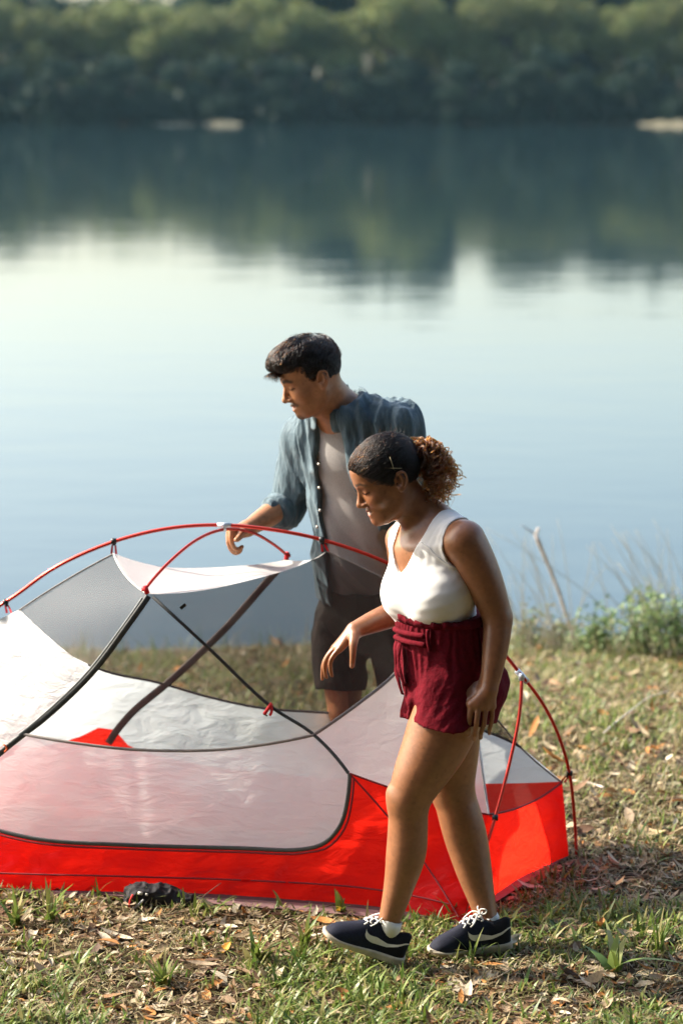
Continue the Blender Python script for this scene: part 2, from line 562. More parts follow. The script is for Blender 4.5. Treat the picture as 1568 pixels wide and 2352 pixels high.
def build_added_grove():
    # unseen wood added behind and above the viewpoint to darken the near sky
    r = np.random.default_rng(61)
    blobs = []; geos = []
    for i in range(40):
        a = math.radians(r.uniform(176, 366))
        d = r.uniform(3.5, 15.0)
        x, y = math.cos(a) * d * 1.25 + .8, math.sin(a) * d - 1.2
        h = r.uniform(8, 13)
        geos.append(tube_geo(catmull([(x, y, -.3), (x + r.normal(0, .2), y + r.normal(0, .2), h * .5), (x + r.normal(0, .5), y, h * .9)], 8), np.linspace(.2, .05, 8), 7))
        for k in range(9):
            s_ = r.uniform(1.1, 2.1)
            blobs.append((x + r.normal(0, 1.6), y + r.normal(.4, 1.4), h * r.uniform(.25, 1.0) if d > 6 else h * r.uniform(.5, 1.0), s_, s_, s_ * .8))
    for i in range(110):     # added overhead boughs that shut out sky light
        x = r.uniform(-7, 12)
        y = r.uniform(-9, 6.0 if x > -.5 else 2.5)
        s_ = r.uniform(.9, 1.7)
        blobs.append((x, y, r.uniform(5.6, 11.5), s_ * 1.2, s_ * 1.2, s_ * .6))
    for i in range(34):      # added understorey, out of view
        a = math.radians(r.uniform(185, 355)); d = r.uniform(5.5, 14)
        s_ = r.uniform(.8, 1.5)
        blobs.append((math.cos(a) * d * 1.3 + .8, math.sin(a) * d - 1.5, s_ * .7, s_ * 1.2, s_ * 1.2, s_))
    v, f, c = leaf_cloud(140000, blobs, 0.27, 62, (0.035, 0.06, 0.022), .35)
    keep = (v.reshape(-1, 4, 3)[:, :, 1].max(1) < 6.6)
    k4 = np.repeat(keep, 4)
    v = v[k4]; c = c[k4]; f = np.arange(len(v)).reshape(-1, 4)
    o = mesh_obj('added_grove', v, f, bpy.data.materials['far_foliage'], smooth=False, colors=c)
    tag(o, 'unseen wood added behind the viewpoint to darken the near sky', 'wood', kind='stuff')
    mesh_obj('added_trunks', *merge(geos), bpy.data.materials['bark'], o)

build_ground()
build_water()
build_forest()
build_added_grove()
# ------------------------------------------------------------------ the tent
def rbf_field(ctrl):
    """thin-plate interpolation of distance Y over picture points -> world point"""
    c = np.array([(u / 500., v / 500., y) for u, v, y in ctrl])
    n = len(c)
    def phi(r2): return 0.5 * r2 * np.log(r2 + 1e-9)
    d = ((c[:, None, :2] - c[None, :, :2]) ** 2).sum(-1)
    A = np.zeros((n + 3, n + 3))
    A[:n, :n] = phi(d) + np.eye(n) * 1e-4
    A[:n, n] = 1; A[:n, n + 1:] = c[:, :2]
    A[n, :n] = 1; A[n + 1:, :n] = c[:, :2].T
    w = np.linalg.solve(A, np.concatenate([c[:, 2], [0, 0, 0]]))
    def Y(u, v):
        p = np.array([u / 500., v / 500.])
        return float(phi(((c[:, :2] - p) ** 2).sum(1)) @ w[:n] + w[n] + w[n + 1:] @ p)
    return lambda u, v: P(u, v, Y(u, v))

def inside(poly, x, y):
    c = False
    j = len(poly) - 1
    for i in range(len(poly)):
        xi, yi = poly[i]; xj, yj = poly[j]
        if (yi > y) != (yj > y) and x < (xj - xi) * (y - yi) / (yj - yi) + xi:
            c = not c
        j = i
    return c

def dens(poly, step):
    out = []
    for a, b in zip(poly, poly[1:] + poly[:1]):
        a = np.array(a, float); b = np.array(b, float)
        n = max(1, int(np.linalg.norm(b - a) / step))
        for k in range(n):
            out.append(tuple(a + (b - a) * k / n))
    return out

def seg(*pts, n=None):
    """smooth run of outline points through pts"""
    return [tuple(q) for q in catmull(np.array(pts, float), n or (len(pts) - 1) * 4 + 1)]

def outline(*runs):
    out = []
    for r in runs:
        for q in r:
            if not out or np.hypot(out[-1][0] - q[0], out[-1][1] - q[1]) > 2:
                out.append(tuple(q))
    if np.hypot(out[0][0] - out[-1][0], out[0][1] - out[-1][1]) < 2: out.pop()
    return out

def panel(name, poly, field, mat, parent, step=26, wrinkle=0.004, freq=9.0, seed=0, folds=None):
    poly = dens(poly, step)
    u0 = min(p[0] for p in poly); u1 = max(p[0] for p in poly)
    v0 = min(p[1] for p in poly); v1 = max(p[1] for p in poly)
    pts = [Vector(p) for p in poly]
    nb = len(pts)
    r = random.Random(seed)
    arr = np.array(poly)
    y = v0
    while y < v1:
        x = u0
        while x < u1:
            q = (x + r.uniform(-.2, .2) * step, y + r.uniform(-.2, .2) * step)
            if inside(poly, *q) and np.hypot(arr[:, 0] - q[0], arr[:, 1] - q[1]).min() > step * .5:
                pts.append(Vector(q))
            x += step
        y += step
    res = delaunay_2d_cdt(pts, [(i, (i + 1) % nb) for i in range(nb)], [], 0, 1e-4)
    vs, fs = res[0], res[2]
    fs = [f for f in fs if inside(poly, sum(vs[i][0] for i in f) / 3, sum(vs[i][1] for i in f) / 3)]
    W = np.array([field(v[0], v[1]) for v in vs])
    edge = np.array([np.hypot(arr[:, 0] - v[0], arr[:, 1] - v[1]).min() for v in vs])
    amp = wrinkle * np.clip(edge / 60.0, 0, 1)
    dn = vnoise(W * freq + seed * 3.7) + 0.5 * vnoise(W * freq * 2.3 + seed)
    W[:, 1] += amp * dn
    if folds is not None:
        W[:, 1] += np.array([folds(v[0], v[1]) for v in vs]) * np.clip(edge / 25.0, 0, 1)
    return put(mesh_obj(name, W, fs, mat), parent)

def ribbon(name, pts, field, width, mat, parent, off=-0.006, n=None, smooth=True, thick=0.0022):
    """flat tape sewn along a line on a panel"""
    uv = catmull(np.array(pts, float), n or max(12, len(pts) * 6))
    W = np.array([field(a, b) for a, b in uv]) + np.array([0, off, 0])
    T = np.gradient(W, axis=0); T /= np.linalg.norm(T, axis=1)[:, None]
    view = np.array([0, 1.0, -0.2]); view /= np.linalg.norm(view)
    S = np.cross(T, view); S /= np.linalg.norm(S, axis=1)[:, None]
    O = np.cross(S, T); O *= np.sign(-(O @ view))[:, None]
    V = []; F = []
    for i in range(len(W)):
        w = width / 2
        V += [W[i] - S[i] * w, W[i] - S[i] * w * .6 + O[i] * thick, W[i] + S[i] * w * .6 + O[i] * thick, W[i] + S[i] * w, W[i] - O[i] * .0004]
        if i:
            a = (i - 1) * 5; b = i * 5
            for k in range(5):
                k2 = (k + 1) % 5
                F.append((a + k, a + k2, b + k2, b + k))
    return put(mesh_obj(name, V, F, mat), parent)

def build_tent():
    FR = PZ(1060, 2122, 0.015); BR = PZ(1305, 1965, 0.015)
    FL = np.array([-1.73, 7.80, 0.015]); BL = FL + (BR - FR) * np.array([1, 1, 0])
    root = empty('tent', ((FR[0] + FL[0]) / 2, (FR[1] + BL[1]) / 2, 0))
    tag(root, 'red and white backpacking tent with mesh walls, its poles up and no rainfly', 'tent')

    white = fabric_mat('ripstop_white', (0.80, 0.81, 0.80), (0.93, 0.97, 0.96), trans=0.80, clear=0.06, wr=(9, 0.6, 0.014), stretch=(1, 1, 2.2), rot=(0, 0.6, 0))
    white_dim = fabric_mat('ripstop_white_dimmed', (0.56, 0.56, 0.555), (0.52, 0.52, 0.51), trans=0.55, clear=0.06, wr=(9, 0.9, 0.02), stretch=(1, 1, 2.2), rot=(0, 0.6, 0))  # same white cloth, darkened to tone down the sunlight on the left wall
    roofm = fabric_mat('roof_white', (0.72, 0.71, 0.70), (0.8, 0.77, 0.74), trans=0.5, clear=0.03, wr=(16, 0.35, 0.008), stretch=(0.5, 1, 2), rot=(0, 0.2, 0))
    pink = fabric_mat('door_fabric', (0.72, 0.73, 0.72), (0.84, 0.88, 0.87), trans=0.70, clear=0.07, wr=(16, 0.6, 0.012), stretch=(0.55, 1, 2.0), rot=(0, 0.5, 0))
    net = fabric_mat('insect_net_lit', (0.11, 0.10, 0.092), (0.19, 0.17, 0.155), trans=0.45, clear=0.55, wr=(5, 0.1, 0.004), gloss=0.02)  # one net in lit and shaded copies; this one for the sunlit panel
    net_d = fabric_mat('insect_net_far_dimmed', (0.05, 0.042, 0.038), (0.07, 0.06, 0.055), trans=0.4, clear=0.70, wr=(5, 0.1, 0.004), gloss=0.02)  # same net, darkened to hold back the sun it scatters
    net_n = fabric_mat('insect_net_shaded', (0.030, 0.025, 0.022), (0.055, 0.047, 0.042), trans=0.4, clear=0.57, wr=(5, 0.1, 0.004), gloss=0.0)  # same net, its shade put into a darker colour
    net_dim = fabric_mat('insect_net_dimmed', (0.030, 0.025, 0.022), (0.055, 0.047, 0.042), trans=0.4, clear=0.42, wr=(5, 0.1, 0.004), gloss=0.0)  # same net, also less clear to dim the bright things behind it
    red = fabric_mat('red_nylon', (0.78, 0.002, 0.008), (1.0, 0.024, 0.010), trans=0.78, clear=0.0, wr=(10, 0.9, 0.02), stretch=(0.7, 1, 1.5), gloss=0.006, rough=0.4)
    tape = simple_mat('seam_tape', (0.20, 0.175, 0.16), 0.7)
    black = simple_mat('black_webbing', (0.025, 0.028, 0.028), 0.6, noise=(90, 0.4), bmp=(300, 0.4, 0.002))
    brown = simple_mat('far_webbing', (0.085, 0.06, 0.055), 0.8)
    polem = simple_mat('red_anodised_pole', (0.56, 0.035, 0.02), 0.28, 0.6, 0.65, noise=(3, 0.1))
    hubm = simple_mat('hub_silver', (0.62, 0.66, 0.72), 0.35, 0.5, 0.5)
    plas = simple_mat('black_plastic', (0.012, 0.012, 0.013), 0.4)
    redw = simple_mat('red_webbing', (0.62, 0.012, 0.02), 0.7)

    fl = project(FL); fl_t = project(FL + [0.05, 0.10, 0.28])
    near = rbf_field([(*fl, 7.80), (0, 2042, PZ(0, 2042, .015)[1]), (300, 2052, PZ(300, 2052, .015)[1]), (600, 2064, PZ(600, 2064, .015)[1]), (860, 2085, PZ(860, 2085, .015)[1]),
                      (1060, 2122, FR[1]), (*fl_t, 7.9), (340, 1364, 7.72), (1120, 1869, 7.53), (720, 1685, 7.60), (300, 1718, 7.68), (55, 1683, 7.78),
                      (262, 1271, 8.04), (750, 1266, 7.95), (1000, 1415, 7.9), (1085, 1600, 7.85), (45, 1400, 8.08), (-150, 1600, 8.05), (500, 1940, 7.60), (805, 1775, 7.53), (540, 1550, 7.66)])
    far = rbf_field([(655, 1286, 8.28), (1305, 1965, BR[1]), (*project(BL), BL[1]), (1290, 1795, 8.02), (262, 1271, 8.06), (750, 1266, 7.97), (1000, 1415, 7.95), (1085, 1600, 7.9),
                     (45, 1400, 8.12), (250, 1705, 8.38), (770, 1637, 8.24), (500, 1600, 8.33), (700, 1900, PZ(700, 1900, .05)[1]), (240, 1540, 8.34)])
    end = rbf_field([(1085, 1600, 7.85), (1120, 1869, 7.53), (1290, 1795, 8.02), (1060, 2122, FR[1]), (1305, 1965, BR[1]), (1195, 1715, 7.96), (1200, 1845, 7.8), (1180, 2045, 7.7)])
    roof = rbf_field([(262, 1271, 8.05), (340, 1364, 7.72), (750, 1266, 7.95), (655, 1286, 8.28), (450, 1358, 7.74), (600, 1326, 7.82), (360, 1302, 8.0), (500, 1302, 8.12), (440, 1330, 7.9)])

    eNL = seg((262, 1271), (290, 1322), (340, 1364))
    eNR = seg((340, 1364), (450, 1358), (600, 1326), (690, 1298), (750, 1266))
    eLF = seg((655, 1286), (610, 1294), (500, 1303), (400, 1304), (345, 1297), (262, 1271), n=22)
    eFR = seg((750, 1266), (725, 1283), (690, 1288), (655, 1286))
    strapL = seg((340, 1364), (300, 1425), (212, 1541), (110, 1640), (55, 1683))
    strapR = seg((340, 1364), (480, 1490), (620, 1620), (720, 1685))
    sill = seg((55, 1683), (150, 1700), (300, 1718), (480, 1720), (600, 1708), (720, 1685))
    seamU = seg((720, 1685), (820, 1615), (905, 1546), (965, 1475), (1000, 1415))
    ridgeR = seg((750, 1266), (820, 1298), (905, 1342), (1000, 1415))
    zipc = seg((-160, 1868), (-60, 1888), (0, 1907), (100, 1928), (300, 1940), (550, 1947), (690, 1950), (745, 1935), (782, 1893), (797, 1840), (803, 1775), n=46)
    tubT = seg((803, 1775), (890, 1806), (1000, 1843), (1120, 1869))
    curl = seg((45, 1400), (130, 1478), (212, 1541))

    panel('roof_panel', outline(eNL, eNR, eFR, eLF), roof, roofm, root, 18, 0.004, 12, 1)
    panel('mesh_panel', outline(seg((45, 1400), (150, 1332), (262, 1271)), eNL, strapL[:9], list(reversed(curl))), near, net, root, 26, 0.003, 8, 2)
    panel('wall_panel', outline(curl, strapL[8:], [(0, 1728), (-160, 1868), (-260, 1700), (-120, 1480)]), near, white_dim, root, 20, 0.010, 11, 3)
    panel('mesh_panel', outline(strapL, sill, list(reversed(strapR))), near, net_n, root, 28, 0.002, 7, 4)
    panel('mesh_panel', outline(strapR, seamU, list(reversed(ridgeR)), list(reversed(eNR))), near, net_dim, root, 28, 0.003, 7, 5)
    def rays(u, v):
        a = math.atan2(v - 1685, u - 720); r = math.hypot(u - 720, v - 1685)
        return 0.0022 * math.sin(a * 34 + math.sin(r * .02) * 1.5) * math.exp(-((r - 170) / 150) ** 2)
    panel('door_panel', outline(sill, [(803, 1775)], list(reversed(zipc)), [(-160, 1868), (0, 1728)]), near, pink, root, 17, 0.007, 9, 6, rays)
    def pull(u, v):
        # gathers hanging from the sewn edge above the red tub
        e = 1775 + (u - 800) * 0.30
        return 0.005 * math.sin(u * 0.16 + math.sin(u * .05) * 2) * math.exp(-max(0, e - v) / 55.0)
    panel('wall_panel', outline(seamU, seg((1000, 1415), (1050, 1500), (1085, 1600), (1096, 1700), (1120, 1869)), list(reversed(tubT)), [(720, 1685)]), near, white, root, 15, 0.005, 9, 7, pull)
    base = seg(fl, (0, 2043), (300, 2053), (600, 2065), (860, 2086), (1060, 2122))
    def sagf(u, v):
        return 0.005 * math.sin(u * .045 + v * .03 + 2 * math.sin(u * .011)) + 0.004 * math.sin(u * .02 - v * .09 + 2 * math.sin(u * .006)) + .002 * math.sin(u * .12 + v * .06)
    panel('tub_panel', outline(zipc, tubT, list(reversed(base)), [(*fl,)], [(*fl_t,)]), near, red, root, 17, 0.008, 8, 8, sagf)
    endT = seg((1120, 1869), (1205, 1848), (1290, 1795))
    panel('mesh_panel', outline(seg((1085, 1600), (1145, 1657), (1195, 1715), (1290, 1795)), list(reversed(endT)), seg((1120, 1869), (1096, 1700), (1085, 1600))), end, net_dim, root, 20, 0.002, 8, 9)
    panel('tub_panel', outline(endT, seg((1290, 1795), (1297, 1880), (1305, 1965)), seg((1305, 1965), (1180, 2047), (1060, 2122)), [(1090, 1995)]), end, red, root, 16, 0.005, 9, 10, sagf)
    # far side
    farS = seg((45, 1400), (130, 1485), (240, 1540), (360, 1566), (480, 1600), (600, 1625), (770, 1637), (930, 1648), (1085, 1670), (1195, 1715))
    farT = seg((-120, 1640), (60, 1715), (170, 1697), (250, 1668), (300, 1715), (500, 1762), (800, 1790), (1050, 1800), (1290, 1795))
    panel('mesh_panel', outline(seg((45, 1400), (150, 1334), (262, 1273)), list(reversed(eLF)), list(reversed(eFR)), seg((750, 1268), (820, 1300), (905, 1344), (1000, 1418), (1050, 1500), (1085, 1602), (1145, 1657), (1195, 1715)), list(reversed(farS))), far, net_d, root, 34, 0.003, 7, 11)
    panel('wall_panel', outline(farS, [(1290, 1795)], list(reversed(farT)), [(-120, 1640)]), far, white, root, 26, 0.008, 12, 12)
    panel('tub_panel', outline(farT, [(1305, 1965)], [project(BL)]), far, red, root, 40, 0.006, 8, 13)
    # left end, out of frame
    LHUB = np.array([-1.42, 8.16, 0.72])
    FLt = FL + [0.05, 0.10, 0.28]; BLt = BL + [0.04, -0.06, 0.28]
    lend = mesh_obj('tub_panel', [FL, BL, BLt, FLt], [(0, 1, 2, 3)], red); put(lend, root)
    wl = P(-150, 1560, 8.05)
    put(mesh_obj('mesh_panel', [FLt, BLt, wl], [(0, 1, 2)], net), root)
    put(mesh_obj('tent_floor', [FL, FR, BR, BL], [(0, 1, 2, 3)], simple_mat('tent_floor_grey', (0.16, 0.09, 0.09), 0.6)), root)
    # dark groundsheet edge showing under the tub
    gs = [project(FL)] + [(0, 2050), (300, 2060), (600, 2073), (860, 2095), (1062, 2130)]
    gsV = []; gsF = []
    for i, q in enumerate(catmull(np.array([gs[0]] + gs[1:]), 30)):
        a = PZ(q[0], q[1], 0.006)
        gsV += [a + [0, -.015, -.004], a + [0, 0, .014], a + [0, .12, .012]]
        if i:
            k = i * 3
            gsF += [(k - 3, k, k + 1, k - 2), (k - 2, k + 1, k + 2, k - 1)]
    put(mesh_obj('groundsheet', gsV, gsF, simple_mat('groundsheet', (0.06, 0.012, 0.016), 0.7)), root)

    # sewn tapes, webbing, zips
    ribbon('zip', [(342, 1368), (300, 1428), (212, 1545), (108, 1645), (55, 1686), (0, 1730), (-160, 1866)], near, 0.020, black, root)
    ribbon('zip_flap', [(328, 1372), (288, 1430), (200, 1545), (96, 1645), (45, 1686)], near, 0.009, simple_mat('grey_tape', (0.16, 0.17, 0.17), 0.6), root, -0.010)
    ribbon('webbing', [(352, 1370), (480, 1488), (620, 1620), (720, 1686), (800, 1775)], near, 0.011, black, root)
    ribbon('seam', [(55, 1685), (150, 1702), (300, 1720), (480, 1722), (600, 1710), (720, 1687)], near, 0.010, tape, root)
    ribbon('seam', [(720, 1687), (820, 1617), (905, 1548), (965, 1477), (1000, 1417)], near, 0.011, tape, root)
    ribbon('zip', zipc[4:], near, 0.014, simple_mat('zip_grey', (0.055, 0.06, 0.058), 0.5), root, n=70)
    ribbon('seam', seg((803, 1775), (890, 1806), (1000, 1843), (1120, 1869)), near, 0.006, simple_mat('dark_red_binding', (0.20, 0.008, 0.014), 0.7), root, -0.008)
    ribbon('binding', [(q[0] + 9 * (q[0] > 730), q[1] + 9) for q in zipc[4:]], near, 0.007, bpy.data.materials['dark_red_binding'], root, n=60)
    ribbon('seam', [(-160, 1995), (0, 2004), (300, 2012), (600, 2022), (850, 2040), (1030, 2075)], near, 0.006, bpy.data.materials['dark_red_binding'], root)
    ribbon('seam', [(806, 1780), (880, 1862), (960, 1960), (1052, 2105)], near, 0.006, bpy.data.materials['dark_red_binding'], root)
    ribbon('seam', [(1087, 1602), (1098, 1700), (1121, 1869)], near, 0.008, simple_mat('pale_tape', (0.52, 0.52, 0.5), 0.6), root)
    ribbon('seam', [(1120, 1869), (1205, 1848), (1290, 1795)], end, 0.007, bpy.data.materials['dark_red_binding'], root)
    ribbon('seam', [(1092, 1604), (1146, 1659), (1195, 1717), (1286, 1795)], end, 0.006, tape, root, 0.002)
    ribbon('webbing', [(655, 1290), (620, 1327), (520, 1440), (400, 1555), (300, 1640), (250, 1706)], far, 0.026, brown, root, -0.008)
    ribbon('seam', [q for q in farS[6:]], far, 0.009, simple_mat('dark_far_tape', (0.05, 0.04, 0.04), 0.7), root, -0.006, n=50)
    ribbon('seam', [(45, 1401), (150, 1333), (262, 1271)], near, 0.006, tape, root)
    ribbon('seam', [(262, 1271), (290, 1322), (340, 1364)], near, 0.006, bpy.data.materials['pale_tape'], root)
    ribbon('seam', [(750, 1266), (820, 1298), (905, 1342), (1000, 1415)], near, 0.005, tape, root)
    # small black label on the net
    q = near(421, 1392)
    R = np.array(Matrix.Rotation(math.radians(-38), 3, 'Y'))
    put(mesh_obj('care_label', *box_geo(q + [0, -.006, 0], .022, .002, .011, R), plas, smooth=False), root)
    # red toggle tie on the webbing
    q = near(620, 1622) + [0, -.012, 0]
    geos = [tube_geo(catmull([q + [.006, 0, .012], q + [-.006, -.006, -.004], q + [-.018, -.004, -.022]], 8), .006, 6),
            tube_geo(catmull([q + [.004, 0, .006], q + [.006, -.006, -.012], q + [.0, -.004, -.026]], 8), .005, 6)]
    dt = put(mesh_obj('door_tie', *merge(geos), redw), root)
    under(mesh_obj('toggle', *tube_geo([q + [-.022, -.006, -.020], q + [-.008, -.006, -.028]], .003, 6), plas), dt)
    # red tab at the foot of the zip, left
    q = P(12, 1716, 7.79)
    put(mesh_obj('zip_pull', *merge([tube_geo(catmull([q + [-.004, -.008, .012], q + [.008, -.012, 0], q + [0, -.01, -.014]], 7), .003, 6)]), simple_mat('orange_cord', (0.7, 0.12, 0.03), 0.6)), root)

    # poles
    apex = P(515, 1206, 8.0)
    RH = P(1197, 1552, 7.75)
    rp = [LHUB, P(15, 1382, 8.13), P(130, 1302, 8.09), P(262, 1244, 8.06), P(390, 1213, 8.03), apex, P(640, 1219, 7.97), P(740, 1240, 7.95), P(880, 1289, 7.91), P(1010, 1362, 7.86), P(1110, 1450, 7.81), RH]
    ridge = put(tube('ridge_pole', catmull(rp, 60), .0062, polem, None, 10), root)
    fleg = catmull([RH, P(1192, 1640, 7.70), P(1170, 1750, 7.63), P(1136, 1878, 7.53), P(1097, 2000, 7.42), PZ(1058, 2128, .0)], 26)
    bleg = catmull([RH, P(1245, 1615, 7.80), P(1284, 1695, 7.90), P(1307, 1777, 7.99), P(1317, 1860, 8.05), PZ(1323, 1968, .0)], 26)
    put(tube('pole_leg', fleg, .0058, polem, None, 10), root)
    put(tube('pole_leg', bleg, .0058, polem, None, 10), root)
    put(tube('pole_leg', catmull([LHUB, LHUB * .5 + FL * .5 + [-.03, -.05, .1], FL], 18), .0058, polem, None, 8), root)
    put(tube('pole_leg', catmull([LHUB, LHUB * .5 + BL * .5 + [-.03, .05, .1], BL], 18), .0058, polem, None, 8), root)
    bN = P(333, 1354, 7.715); bF = P(660, 1276, 8.285)
    bp = [bN, P(390, 1290, 7.80), P(455, 1238, 7.90), apex + [0, -.004, -.014], P(575, 1222, 8.10), P(622, 1246, 8.20), bF]
    brow = put(tube('brow_pole', catmull(bp, 36), .0052, polem, None, 10), root)
    under(mesh_obj('pole_ferrule', *tube_geo([P(500, 1206, 8.004), P(531, 1206.5, 7.996)], .0082, 10), hubm), ridge)
    for (c, a, b_) in ((RH, P(1186, 1540, 7.757), P(1210, 1566, 7.763)),):
        put(mesh_obj('hub', *merge([tube_geo([a, b_], .0105, 10), tube_geo([c, c + [-.001, -.004, -.016]], .0095, 10), tube_geo([c + [0, -.014, 0], c + [0, .014, 0]], .010, 12)]), hubm), root)
    put(mesh_obj('hub', *merge([tube_geo([apex + [-.012, -.003, 0], apex + [.012, -.003, 0]], .0088, 10), tube_geo([apex + [0, -.004, .004], apex + [0, -.004, -.020]], .0078, 10)]), hubm), root)
    put(mesh_obj('hub', *tube_geo([LHUB + [-.02, 0, -.006], LHUB + [.02, 0, .01]], .0105, 10), hubm), root)

    def clip(pole_pt, cloth_pt, w=.014):
        pole_pt = np.array(pole_pt); cloth_pt = np.array(cloth_pt)
        d = cloth_pt - pole_pt
        c = put(mesh_obj('clip', *merge([tube_geo([pole_pt + [-.009, 0, .001], pole_pt + [.009, 0, -.001]], .0105, 8), tube_geo([pole_pt, pole_pt + d * .35], .006, 6)]), plas), root)
        a = pole_pt + d * .3
        for s in (-1, 1):
            e = cloth_pt + np.array([s * w, 0, 0])
            V = [a + [s * .002, 0, 0], a + [s * .008, -.002, 0], e + [s * .004, -.002, 0], e + [-s * .004, 0, 0]]
            V += [x + np.array([0, .002, 0]) for x in V]
            under(mesh_obj('clip_strap', V, [(0, 1, 2, 3), (7, 6, 5, 4), (0, 4, 5, 1), (1, 5, 6, 2), (2, 6, 7, 3), (3, 7, 4, 0)], redw, smooth=False), c)
    clip(P(262, 1243, 8.06), P(262, 1272, 8.05), .008)
    clip(P(739, 1240, 7.95), P(747, 1267, 7.95), .010)
    clip(P(14, 1383, 8.13), P(22, 1408, 8.10), .008)
    clip(P(1307, 1776, 7.99), P(1291, 1797, 8.02), .006)
    clip(P(1136, 1878, 7.53), P(1122, 1872, 7.535), .006)
    for e, d in ((bN, [.008, 0, -.014]), (bF, [-.004, 0, -.016])):
        under(mesh_obj('pole_tip', *merge([tube_geo([e + [0, 0, .012], e + np.array(d)], .0085, 8), tube_geo([e + [-.011, 0, 0], e + [.011, 0, 0]], .006, 8)]), redw), brow)
    put(mesh_obj('corner_loop', *tube_geo(catmull([PZ(1060, 2120, .03), PZ(1052, 2130, .012), PZ(1068, 2138, .006)], 8), .004, 6), redw), root)
build_tent()
# ------------------------------------------------------------------ modelling bodies and cloth as smooth solids
def unit(v):
    v = np.asarray(v, float)
    return v / (np.linalg.norm(v) + 1e-12)

